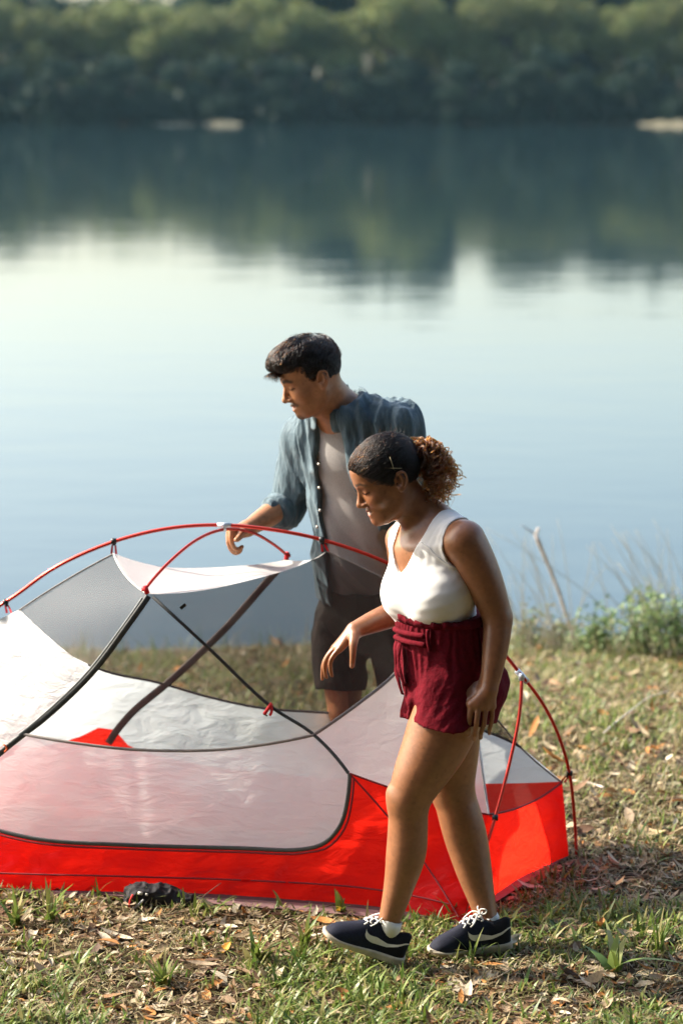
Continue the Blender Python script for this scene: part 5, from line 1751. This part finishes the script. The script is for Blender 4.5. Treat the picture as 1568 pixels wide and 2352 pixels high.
    bvh = BVHTree.FromPolygons([Vector(x) for x in Lc.tolist()], [tuple(q) for q in cf.tolist()])
    ctr = np.array([-.005, 0, .045])
    r = np.random.default_rng(15)
    st = []
    crown = np.array([-.06, 0, .125])
    pick = Lc[r.integers(len(Lc), size=5600)]
    n40 = vnoise(pick * 40); n60 = vnoise(pick * 60)
    for i in range(5600):
        s0 = pick[i]
        d0 = unit(s0 - ctr)
        topness = np.clip((s0[2] - .03) / .08, 0, 1)
        flow = unit(s0 - crown) * .8 + np.array([.5, 0, -.15])          # away from the crown, forward
        flow = flow - d0 * (flow @ d0)
        if np.linalg.norm(flow) < 1e-3: continue
        flow = unit(flow)
        ln = (.010 + .036 * topness) * r.uniform(.6, 1.4)
        ph = r.uniform(0, 6.28); sd = np.cross(d0, flow)
        pts = []
        # locks share a phase so that waves read as clumps
        cl = n40[i] * 6.28
        for t in np.linspace(0, 1, 10):
            q = s0 + flow * ln * t + sd * (.0075 * topness * math.sin(t * 4.5 + cl) + .0012 * math.sin(t * 9 + ph))
            d = unit(q - ctr)
            h_ = bvh.ray_cast(Vector(ctr), Vector(d))
            base = np.array(h_[0]) if h_[0] is not None else q
            lift = .0012 + topness * (.011 * math.sin(t * 2.6 + .3 + cl * .25) + .009 * n60[i] * t + .003 * math.sin(ph) * t)
            if h_[0] is None or np.linalg.norm(base - ctr) < np.linalg.norm(q - ctr) - .03:
                base = q; 
            pts.append(base + d * max(.0006, lift))
        st.append(np.array([hdO + HR @ (x * hs) for x in pts]))
    # the small curl standing up at the crown
    for j in range(14):
        b0 = hp(-.012 + r.normal(0, .003), r.normal(.02, .004), .132)
        q = [b0 + HR @ (np.array([.010 * math.sin(t * 3.4), .002 * j / 14, .018 * t - .012 * t * t]) * hs) + r.normal(0, .0006, 3) for t in np.linspace(0, 1.3, 10)]
        st.append(np.array(q))
    hair_obj('hair', st, .00070, hair_mat('black_hair', 1.0, 0.2, 0.22, 0.35), root)
build_man()
# ------------------------------------------------------------------ ground cover: grass, leaf litter, twigs, weeds
def tent_area(x, y):
    """inside the tent's footprint"""
    return (y > 7.80 + (x + 1.73) * (-0.222)) & (y < 8.55 - (x + 1.35) * 0.235) & (x < 0.78 - (8.03 - y) * .5)

def grass_mesh(pts, h, w, seed, cols, lean=0.5, segs=3):
    r = np.random.default_rng(seed)
    n = len(pts)
    az = r.uniform(0, 6.28, n); d = np.stack([np.cos(az), np.sin(az), np.zeros(n)], 1)
    s = np.stack([-np.sin(az), np.cos(az), np.zeros(n)], 1)
    hh = h * r.uniform(.5, 1.4, n); ww = w * r.uniform(.6, 1.4, n); ll = lean * r.uniform(.2, 1.6, n)
    V = np.zeros((n, (segs + 1) * 2, 3))
    for k in range(segs + 1):
        t = k / segs
        c = pts + d * (hh * ll * t ** 1.6)[:, None] + np.array([0, 0, 1.0]) * (hh * (t - .35 * ll * t * t))[:, None]
        wk = ww * (1 - t ** 2.2 * .95) * (1 if k else .55)
        V[:, 2 * k] = c - s * wk[:, None]; V[:, 2 * k + 1] = c + s * wk[:, None]
    q = []
    for k in range(segs):
        q.append([2 * k, 2 * k + 1, 2 * k + 3, 2 * k + 2])
    q = np.array(q)
    F = (np.arange(n)[:, None, None] * ((segs + 1) * 2) + q[None]).reshape(-1, 4)
    cc = np.array(cols)[r.integers(len(cols), size=n)] * r.uniform(.7, 1.3, (n, 1))
    return V.reshape(-1, 3), F, np.repeat(cc, (segs + 1) * 2, 0)

def leaf_mesh(pts, L, W, seed, cols, tilt=0.35, curl=0.25):
    """dry curled leaves: 3 x 5 point blades"""
    r = np.random.default_rng(seed)
    n = len(pts)
    az = r.uniform(0, 6.28, n)
    nrm = np.stack([r.normal(0, tilt, n), r.normal(0, tilt, n), np.ones(n)], 1); nrm /= np.linalg.norm(nrm, axis=1)[:, None]
    d = np.stack([np.cos(az), np.sin(az), np.zeros(n)], 1); d -= nrm * (d * nrm).sum(1)[:, None]; d /= np.linalg.norm(d, axis=1)[:, None]
    s = np.cross(nrm, d)
    LL = L * r.uniform(.5, 1.5, n); WW = W * r.uniform(.6, 1.5, n)
    c1 = r.normal(0, curl, n); c2 = np.abs(r.normal(0, curl * 1.4, n)); bend = r.normal(0, .18, n)
    ts = np.array([-1, -.55, 0, .55, 1.0]); wd = np.array([.10, .8, 1.0, .72, .04])
    V = np.zeros((n, 15, 3))
    for i, t in enumerate(ts):
        for j, e in enumerate((-1, 0, 1)):
            V[:, i * 3 + j] = pts + d * (LL / 2 * t)[:, None] + s * (WW / 2 * wd[i] * e + bend * LL * .3 * t * t)[:, None] + nrm * (LL / 2 * (c1 * t * t) + WW / 2 * c2 * (abs(e) * wd[i]))[:, None]
    q = np.array([[i * 3 + j, i * 3 + j + 1, i * 3 + j + 4, i * 3 + j + 3] for i in range(4) for j in range(2)])
    F = (np.arange(n)[:, None, None] * 15 + q[None]).reshape(-1, 4)
    cc = np.array(cols)[r.integers(len(cols), size=n)] * r.uniform(.65, 1.35, (n, 1))
    V = V.reshape(-1, 3)
    return V, F, np.repeat(cc, 15, 0)

def scatter(n, x0, x1, y0, y1, seed, dens=None):
    r = np.random.default_rng(seed)
    x = r.uniform(x0, x1, n); y = r.uniform(y0, y1, n)
    keep = ~tent_area(x, y)
    if dens is not None:
        keep &= r.random(n) < dens(x, y)
    x, y = x[keep], y[keep]
    return np.stack([x, y, ground_z(x, y)], 1)

GREENS = [(0.13, 0.19, 0.030), (0.17, 0.23, 0.045), (0.08, 0.14, 0.026), (0.23, 0.25, 0.07), (0.30, 0.27, 0.11)]
STRAW = [(0.34, 0.27, 0.14), (0.42, 0.35, 0.2), (0.27, 0.2, 0.1), (0.20, 0.22, 0.07)]
DRY = [(0.34, 0.25, 0.14), (0.42, 0.33, 0.21), (0.24, 0.15, 0.08), (0.15, 0.085, 0.045), (0.48, 0.41, 0.30), (0.11, 0.06, 0.035), (0.36, 0.16, 0.045), (0.28, 0.21, 0.14), (0.20, 0.12, 0.06)]

def patch(x, y, f=1.6, o=0.0):
    return vnoise(np.stack([x * f + o, y * f, x * 0 + o], -1))

def build_cover():
    gm = tint_mat('grass_blade', 0.45, 0.4, trans=0.35)
    lm = tint_mat('dry_leaf', 0.7, 0.25, trans=0.12, noise=(160, 0.25))
    # grass: near, denser in patches
    def d_near(x, y): return np.clip(.62 + 1.1 * patch(x, y, 2.2) - .55 * np.clip((x - .55) / .5, 0, 1) * (y < 8.4), .04, 1)
    def tufts(n, k, x0, x1, y0, y1, seed, dens, rad):
        c = scatter(n, x0, x1, y0, y1, seed, dens)
        r = np.random.default_rng(seed + 1)
        q = np.repeat(c, k, 0); q[:, :2] += r.normal(0, rad, (len(q), 2))
        q = q[~tent_area(q[:, 0], q[:, 1])]
        q[:, 2] = ground_z(q[:, 0], q[:, 1]); return q
    parts = [grass_mesh(tufts(9000, 9, -2.2, 2.2, 5.8, 8.4, 31, d_near, .024), .040, .0042, 41, GREENS, .9),
             grass_mesh(tufts(1800, 7, -2.2, 2.2, 5.8, 8.4, 32, d_near, .018), .070, .0052, 42, GREENS, .8),
             grass_mesh(tufts(6500, 8, -3, 3.4, 8.0, 13.0, 33, lambda x, y: np.clip(.5 + .9 * patch(x, y, 1.3, 5), .08, 1), .035), .060, .0045, 43, GREENS + STRAW[:1], .9),
             grass_mesh(tufts(9500, 8, -3, 3.4, 8.0, 13.2, 34, None, .05), .05, .0026, 44, STRAW, 1.3),
             grass_mesh(tufts(3600, 8, -2.2, 2.2, 5.8, 8.4, 35, None, .04), .035, .0022, 45, STRAW, 1.4)]
    V = np.concatenate([p_[0] for p_ in parts]); C = np.concatenate([p_[2] for p_ in parts])
    off = np.cumsum([0] + [len(p_[0]) for p_ in parts[:-1]])
    F = np.concatenate([p_[1] + o for p_, o in zip(parts, off)])
    tag(mesh_obj('grass', V, F, gm, colors=C), 'short green and straw-coloured grass on the bank', 'grass', kind='stuff')
    # leaf litter
    def spots(n, x0, x1, y0, y1, seed, lift, dens=None):
        q = scatter(n, x0, x1, y0, y1, seed, dens); r = np.random.default_rng(seed)
        q[:, 2] += r.uniform(.001, lift, len(q)); return q
    parts = [leaf_mesh(spots(8500, -2.2, 2.2, 5.8, 8.3, 51, .014), .042, .012, 61, DRY, .32, .35),
             leaf_mesh(spots(2200, -2.2, 2.2, 5.8, 8.3, 56, .008), .085, .026, 66, DRY, .10, .18),
             leaf_mesh(spots(3000, -3, 3.4, 8.2, 12.9, 57, .012), .10, .03, 67, DRY, .12, .2),
             leaf_mesh(spots(12000, -2.2, 2.2, 5.8, 8.3, 52, .018), .022, .006, 62, DRY, .45, .5),
             leaf_mesh(spots(800, -2.2, 2.2, 5.8, 8.3, 53, .024), .070, .024, 63, DRY, .30, .35),
             leaf_mesh(spots(7000, -3, 3.4, 8.2, 12.9, 54, .03), .050, .014, 64, DRY, .45, .4),
             leaf_mesh(spots(1200, -3, 3.4, 8.2, 12.9, 55, .05), .085, .026, 65, DRY, .5, .4)]
    V = np.concatenate([p_[0] for p_ in parts]); C = np.concatenate([p_[2] for p_ in parts])
    off = np.cumsum([0] + [len(p_[0]) for p_ in parts[:-1]])
    F = np.concatenate([p_[1] + o for p_, o in zip(parts, off)])
    tag(mesh_obj('leaf_litter', V, F, lm, colors=C), 'dry brown and tan fallen leaves covering the ground', 'leaves', kind='stuff')
    # fine twigs
    r = np.random.default_rng(71)
    geos = []
    for i in range(420):
        near = i < 260
        x = r.uniform(-2, 2.2); y = r.uniform(6.0, 8.2) if near else r.uniform(8.3, 12.5)
        if tent_area(np.array([x]), np.array([y]))[0]: continue
        a = r.uniform(-.9, .9) + (math.pi if r.random() < .5 else 0); ln = r.uniform(.05, .22)
        p0 = np.array([x, y, gz(x, y) + .012]); d = np.array([math.cos(a), math.sin(a), 0])
        geos.append(tube_geo(catmull([p0 - d * ln / 2, p0 + np.array([-d[1], d[0], .35]) * r.normal(0, .012), p0 + d * ln / 2 + [0, 0, r.uniform(-.004, .015)]], 5), np.linspace(.0028, .0012, 5) * r.uniform(.6, 1.4), 5))
    tag(mesh_obj('twigs', *merge(geos), simple_mat('twig_bark', (0.24, 0.17, 0.11), 0.9, 0.1, noise=(60, .3))), 'thin dry twigs scattered over the leaf litter', 'twigs', kind='stuff')

    # single large leaves that can be picked out
    def big_leaf(u, v, L, W, az, col, lab, pitch=0.0, z=.012):
        q = PZ(u, v, z)
        Vv, Ff, Cc = leaf_mesh(np.zeros((1, 3)), 1.0, 1.0, int(u + v), [col], .0, .3)
        rr = np.random.default_rng(int(u * 3 + v))
        t = np.linspace(-1, 1, 9); V2 = []; F2 = []
        cu = rr.uniform(.15, .45); tw = rr.normal(0, .5)
        for i, x in enumerate(t):
            w_ = W / 2 * max(.03, (1 - abs(x) ** 2.2)) * (1 + .12 * math.sin(i * 2.3))
            for e in (-1, -.5, 0, .5, 1):
                a = tw * x
                yy = e * w_; zz = abs(e) * w_ * .55 + cu * L * .35 * x * x
                V2.append((x * L / 2, yy * math.cos(a) - zz * math.sin(a), yy * math.sin(a) + zz * math.cos(a)))
            if i:
                for k in range(4):
                    b = (i - 1) * 5 + k
                    F2.append((b, b + 5, b + 6, b + 1))
        V2 = np.array(V2)
        ca, sa = math.cos(az), math.sin(az); cp, sp = math.cos(pitch), math.sin(pitch)
        R = np.array([[ca, -sa, 0], [sa, ca, 0], [0, 0, 1]]) @ np.array([[cp, 0, -sp], [0, 1, 0], [sp, 0, cp]])
        V2 = V2 @ R.T
        V2[:, 2] -= V2[:, 2].min() 
        m_ = bpy.data.materials.get('leaf_%.2f_%.2f' % col[:2]) or simple_mat('leaf_%.2f_%.2f' % col[:2], col, .65, .3, noise=(70, .35), bmp=(120, .4, .003))
        o = mesh_obj('fallen_leaf', V2, F2, m_)
        o.location = q - np.array([0, 0, .006])
        tag(o, lab, 'leaf', 'large fallen leaves')
    big_leaf(750, 2216, .075, .050, .4, (0.44, 0.30, 0.16), 'wide tan leaf lying below the raised front shoe', .3)
    big_leaf(1345, 2022, .115, .020, .15, (0.42, 0.17, 0.04), 'long curved orange leaf in the tent shadow at the right', .05)
    big_leaf(1480, 2262, .065, .040, .2, (0.52, 0.42, 0.27), 'pale cream leaf at the right edge of the foreground', .15)
    big_leaf(525, 2128, .060, .032, .1, (0.62, 0.54, 0.42), 'bleached cream leaf on the grass right of the black sack')
    big_leaf(110, 2110, .100, .022, .5, (0.30, 0.14, 0.05), 'long rust-brown curled leaf in the grass at the left', .25)
    big_leaf(470, 2205, .120, .020, -.05, (0.30, 0.15, 0.06), 'long narrow brown leaf lying across the middle foreground')
    big_leaf(520, 2180, .050, .030, .9, (0.55, 0.27, 0.03), 'small bright orange leaf in the grass left of the front shoe', .5)
    big_leaf(240, 2290, .110, .026, .2, (0.34, 0.19, 0.09), 'brown curled leaf at the bottom left of the foreground', .1)
    big_leaf(640, 2248, .070, .034, .6, (0.40, 0.32, 0.2), 'tan folded leaf standing on edge in the bottom middle', .6)
    big_leaf(1075, 2290, .080, .030, 1.0, (0.50, 0.42, 0.3), 'pale folded leaf standing upright below the rear shoe', .7)
    big_leaf(1180, 2330, .090, .034, .3, (0.32, 0.17, 0.07), 'dark tan leaf at the bottom edge right of middle')
    big_leaf(1390, 2310, .075, .034, .7, (0.36, 0.26, 0.16), 'dull brown leaf at the bottom right of the foreground', .3)
    big_leaf(60, 2190, .090, .024, .1, (0.44, 0.36, 0.26), 'straw-coloured narrow leaf at the left edge of the grass')
    big_leaf(330, 2115, .080, .036, .3, (0.60, 0.52, 0.40), 'bleached pair-shaped leaf in the grass below the black sack', .1)

    # weeds with blades or leaves standing up out of the litter
    leafg = tint_mat('weed_leaf', 0.5, 0.4, trans=0.3)
    def weed(u, v, h, n, lab, cols=GREENS, wide=.008, seed=0, lean=.7, z=0.0, Y=None, name='weed'):
        rr = np.random.default_rng(seed + int(u))
        b = PZ(u, v, z) if Y is None else np.array([P(u, v, Y)[0], Y, gz(P(u, v, Y)[0], Y)])
        root = empty(name, tuple(b)); tag(root, lab, 'weed')
        geos = []
        V, F, C = grass_mesh(np.zeros((n, 3)) + rr.normal(0, .008, (n, 3)) * [1, 1, 0], h, wide, seed + 5, cols, lean, 5)
        mesh_obj('leaf_blades', V, F, leafg, root, colors=C)
        mesh_obj('stem', *tube_geo(catmull([(0, 0, -.01), (.003, .002, h * .3), (.008, 0, h * .6)], 5), np.linspace(.003, .0015, 5), 5), simple_mat('weed_stem', (0.10, 0.13, 0.04), .7), root)
    weed(40, 2130, .12, 16, 'tall grass tuft with seed-like blades at the left edge by the tent', seed=1)
    weed(115, 2120, .11, 12, 'grass tuft beside the left end of the red tent wall', seed=2)
    weed(375, 2265, .10, 22, 'bright green grass tuft in the lower left foreground', seed=3)
    weed(590, 2215, .11, 20, 'green grass tuft left of the raised front shoe', seed=4)
    weed(700, 2180, .11, 22, 'broad-bladed grass tuft beside the toe of the front shoe', seed=5, wide=.006)
    weed(1085, 2205, .08, 14, 'green weed in front of the rear shoe', seed=6, wide=.006)
    weed(1410, 2235, .13, 9, 'broad-leaved dark green seedling in the right foreground', seed=7, wide=.014, lean=1.1)
    weed(1040, 2120, .11, 8, 'dark drooping grass at the near corner of the tent', seed=8, wide=.006, lean=1.1)
    weed(785, 2100, .09, 8, 'small yellowing weed at the foot of the red tent wall', seed=9, cols=[(0.45, 0.25, 0.02), (0.25, 0.2, 0.03), (0.12, 0.16, 0.03)], wide=.007, lean=.8)
    weed(1515, 2190, .12, 10, 'thin upright weed at the right edge of the foreground', seed=10, wide=.004, lean=.5)

    # shrubs and reeds along the near shore
    def shrub(u, Y, w, h, n, lab, seed, cols, leafsize=.019):
        x = P(u, 1480, Y)[0]; z = gz(x, Y)
        rr = np.random.default_rng(seed)
        root = empty('shrub', (x, Y, z)); tag(root, lab, 'shrub', 'shrubs along the near shore')
        geos = []; tips = []
        for i in range(11):
            a = rr.uniform(0, 6.28); rad = w * rr.uniform(.1, .9)
            tip = np.array([math.cos(a) * rad, math.sin(a) * rad * .6, h * rr.uniform(.45, 1.0)])
            geos.append(tube_geo(catmull([(tip[0] * .2, tip[1] * .2, -.02), tip * [.6, .6, .55], tip], 6), np.linspace(.006, .0015, 6), 5))
            tips.append(tip)
        mesh_obj('stems', *merge(geos), simple_mat('shrub_stem', (0.13, 0.11, 0.06), .8), root)
        pts = []
        for k in range(n):
            t = tips[rr.integers(len(tips))]; s_ = rr.uniform(.35, 1.05)
            pts.append(t * [s_ ** .7, s_ ** .7, s_] + rr.normal(0, .035, 3))
        pts = np.array(pts); pts[:, 2] = np.abs(pts[:, 2])
        V, F, C = leaf_mesh(pts, leafsize * 1.6, leafsize * .7, seed + 9, cols, 1.1, .3)
        mesh_obj('leaves', V, F, leafg, root, colors=C)
    BG = [(0.17, 0.26, 0.09), (0.14, 0.22, 0.07), (0.22, 0.30, 0.12), (0.28, 0.30, 0.15)]
    shrub(1385, 12.3, .24,   .24, 520, 'low green shrub on the shore beside the dead stick', 81, BG)
    shrub(1475, 12.2, .26, .34, 620, 'taller green shrub on the shore right of the dead stick', 82, BG)
    shrub(1560, 12.0, .28, .40, 640, 'green shrub on the shore at the right edge', 83, BG)
    shrub(1205, 12.5, .16, .24, 240, 'sparse pale weed bush on the shore just right of the tent', 84, [(0.2, 0.22, 0.09), (0.28, 0.24, 0.12), (0.12, 0.18, 0.05)])
    shrub(1270, 12.6, .12, .16, 160, 'small sparse weed bush on the shore left of the dead stick', 85, [(0.2, 0.22, 0.09), (0.28, 0.24, 0.12)])
    shrub(1690, 11.9, .3, .45, 500, 'dense green shrub on the shore past the right edge', 89, BG)
    pts = scatter(900, -3, 3.6, 12.0, 13.0, 96)
    V, F, C = grass_mesh(pts, .16, .0028, 97, BG + STRAW, .6, 4)
    tag(mesh_obj('shore_grass', V, F, leafg, colors=C), 'wispy pale grass along the near waterline', 'grass', kind='stuff')
    # thin dead stalks standing over the shrubs
    rr = np.random.default_rng(90)
    geos = []
    for i in range(90):
        u = rr.choice([rr.uniform(1180, 1320), rr.uniform(1420, 1600), rr.uniform(1480, 1640)]); Y = rr.uniform(11.9, 12.6)
        x = P(u, 1480, Y)[0]; b = np.array([x, Y, gz(x, Y)]); h = rr.uniform(.25, .75)
        d = np.array([rr.normal(-.15, .25), rr.normal(0, .15), 1.0])
        geos.append(tube_geo(catmull([b, b + d * h * .5 + rr.normal(0, .01, 3), b + d * h + [rr.normal(-.05, .06), 0, -.03]], 7), np.linspace(.0028, .0010, 7), 4))
    tag(mesh_obj('dead_stalks', *merge(geos), simple_mat('stalk', (0.30, 0.27, 0.2), .8)), 'thin dead stalks standing over the shore shrubs', 'stalks', kind='stuff')
    # pale dead stick leaning out of the shore
    A = [P(1325, 1478, 12.3), P(1305, 1430, 12.25), P(1283, 1360, 12.2), P(1255, 1290, 12.15), P(1238, 1250, 12.1), P(1229, 1228, 12.1)]
    root = empty('dead_branch', tuple(A[0])); tag(root, 'pale bare dead stick leaning left out of the shore weeds', 'branch')
    bm_ = simple_mat('bleached_wood', (0.60, 0.52, 0.47), .8, .2, noise=(22, .35), bmp=(30, .5, .006))
    put(mesh_obj('stem', *tube_geo(catmull(A, 26), np.interp(np.linspace(0, 1, 26), [0, .3, .5, .7, .97, 1], [.006, .008, .009, .009, .012, .010]) * (1 + .08 * np.sin(np.arange(26) * 1.7)), 8), bm_), root)
    put(mesh_obj('twig', *tube_geo(catmull([A[5], P(1215, 1218, 12.1), P(1196, 1206, 12.1)], 8), np.linspace(.006, .0025, 8), 6), simple_mat('twig_grey', (0.33, 0.33, 0.33), .8)), root)
    put(mesh_obj('twig', *tube_geo(catmull([A[5] + [0, 0, -.01], P(1236, 1212, 12.1)], 6), np.linspace(.009, .007, 6), 6), bm_), root)
    # dry branch on the ground to the right, and one crossing the grass
    for pts, rad, lab in (([(1300, 1800), (1345, 1812), (1385, 1830)], .007, 'dry pale branch lying on the ground just right of the tent'),
                          ([(1385, 1690), (1440, 1650), (1500, 1615), (1535, 1612)], .0035, 'long thin dry stick rising across the grass at the right')):
        q = catmull(np.array([PZ(u, v, -.02) + [0, 0, .012 + .012 * k] for k, (u, v) in enumerate(pts)]), 14)
        tag(mesh_obj('fallen_branch', *tube_geo(q, np.linspace(rad, rad * .5, 14), 7), bm_), lab, 'branch')
    # bent twig in front of the red wall
    q = [PZ(462, 2068, .005), P(478, 2050, 7.42), P(508, 2028, 7.42)]
    tag(mesh_obj('upright_twig', *tube_geo(catmull(q, 10), np.linspace(.0022, .0012, 10), 5), simple_mat('dark_twig', (0.09, 0.05, 0.035), .8)), 'thin dark twig standing in front of the red tent wall right of the sack', 'twig')

def build_sack():
    c = PZ(352, 2078, 0.0)
    root = empty('stuff_sack', tuple(c)); tag(root, 'crumpled black stuff sack with red drawcord lying against the red tent wall', 'sack')
    S = Solid(c - [.16, .12, .01], c + [.18, .12, .10], .0028)
    S.ell(c + [-.055, 0, .030], (.048, .05, .036), None, .01)
    S.ell(c + [.005, .005, .034], (.070, .05, .036), None, .03)
    S.ell(c + [.080, .005, .018], (.055, .042, .022), None, .03)
    S.warp(lambda q: .011 * (np.abs(vnoise((q - c) * np.array([26, 18, 30]))) - .28) + .006 * (np.abs(vnoise((q - c) * 60 + 3)) - .28))
    S.ell(c + [-.104, -.02, .03], (.022, .03, .026), None, .008, 'cut')
    put(mesh_obj('bag', *S.surface(1), simple_mat('black_ripstop', (0.018, 0.016, 0.018), .75, .2, noise=(40, .3), bmp=(60, .5, .004))), root)
    put(mesh_obj('drawcord', *tube_geo(catmull([c + [-.060, -.050, .052], c + [-.070, -.056, .030], c + [-.072, -.052, .012]], 10), .0032, 6), simple_mat('red_cord', (0.6, .02, .015), .6)), root)
    put(mesh_obj('cord', *tube_geo(catmull([c + [-.026, -.055, .036], c + [-.045, -.060, .018], c + [-.066, -.062, .004]], 10), .0036, 6), simple_mat('grey_cord', (0.42, .42, .40), .7)), root)
    put(mesh_obj('cord_lock', *merge([tube_geo([c + [-.044, -.048, .056], c + [-.030, -.050, .055]], .0055, 8), tube_geo([c + [-.020, -.050, .052], c + [-.012, -.050, .051]], .0045, 8)]), simple_mat('pale_toggle', (0.55, .53, .45), .5)), root)
build_cover()
build_sack()
# ------------------------------------------------------------------ air over the lake
def build_haze():
    m_, nt, out = new_mat('haze')
    v = nt.nodes.new('ShaderNodeVolumePrincipled')
    v.inputs['Color'].default_value = (0.45, 0.80, 1.0, 1)
    v.inputs['Density'].default_value = 0.00012
    v.inputs['Anisotropy'].default_value = 0.2
    nt.links.new(v.outputs[0], out.inputs['Volume'])
    V, F = box_geo((0, 318, 20), 860, 800, 50)
    o = mesh_obj('haze', V, F, m_, smooth=False)
    tag(o, 'thin blue haze in the air over the lake', 'haze', kind='stuff')
build_haze()
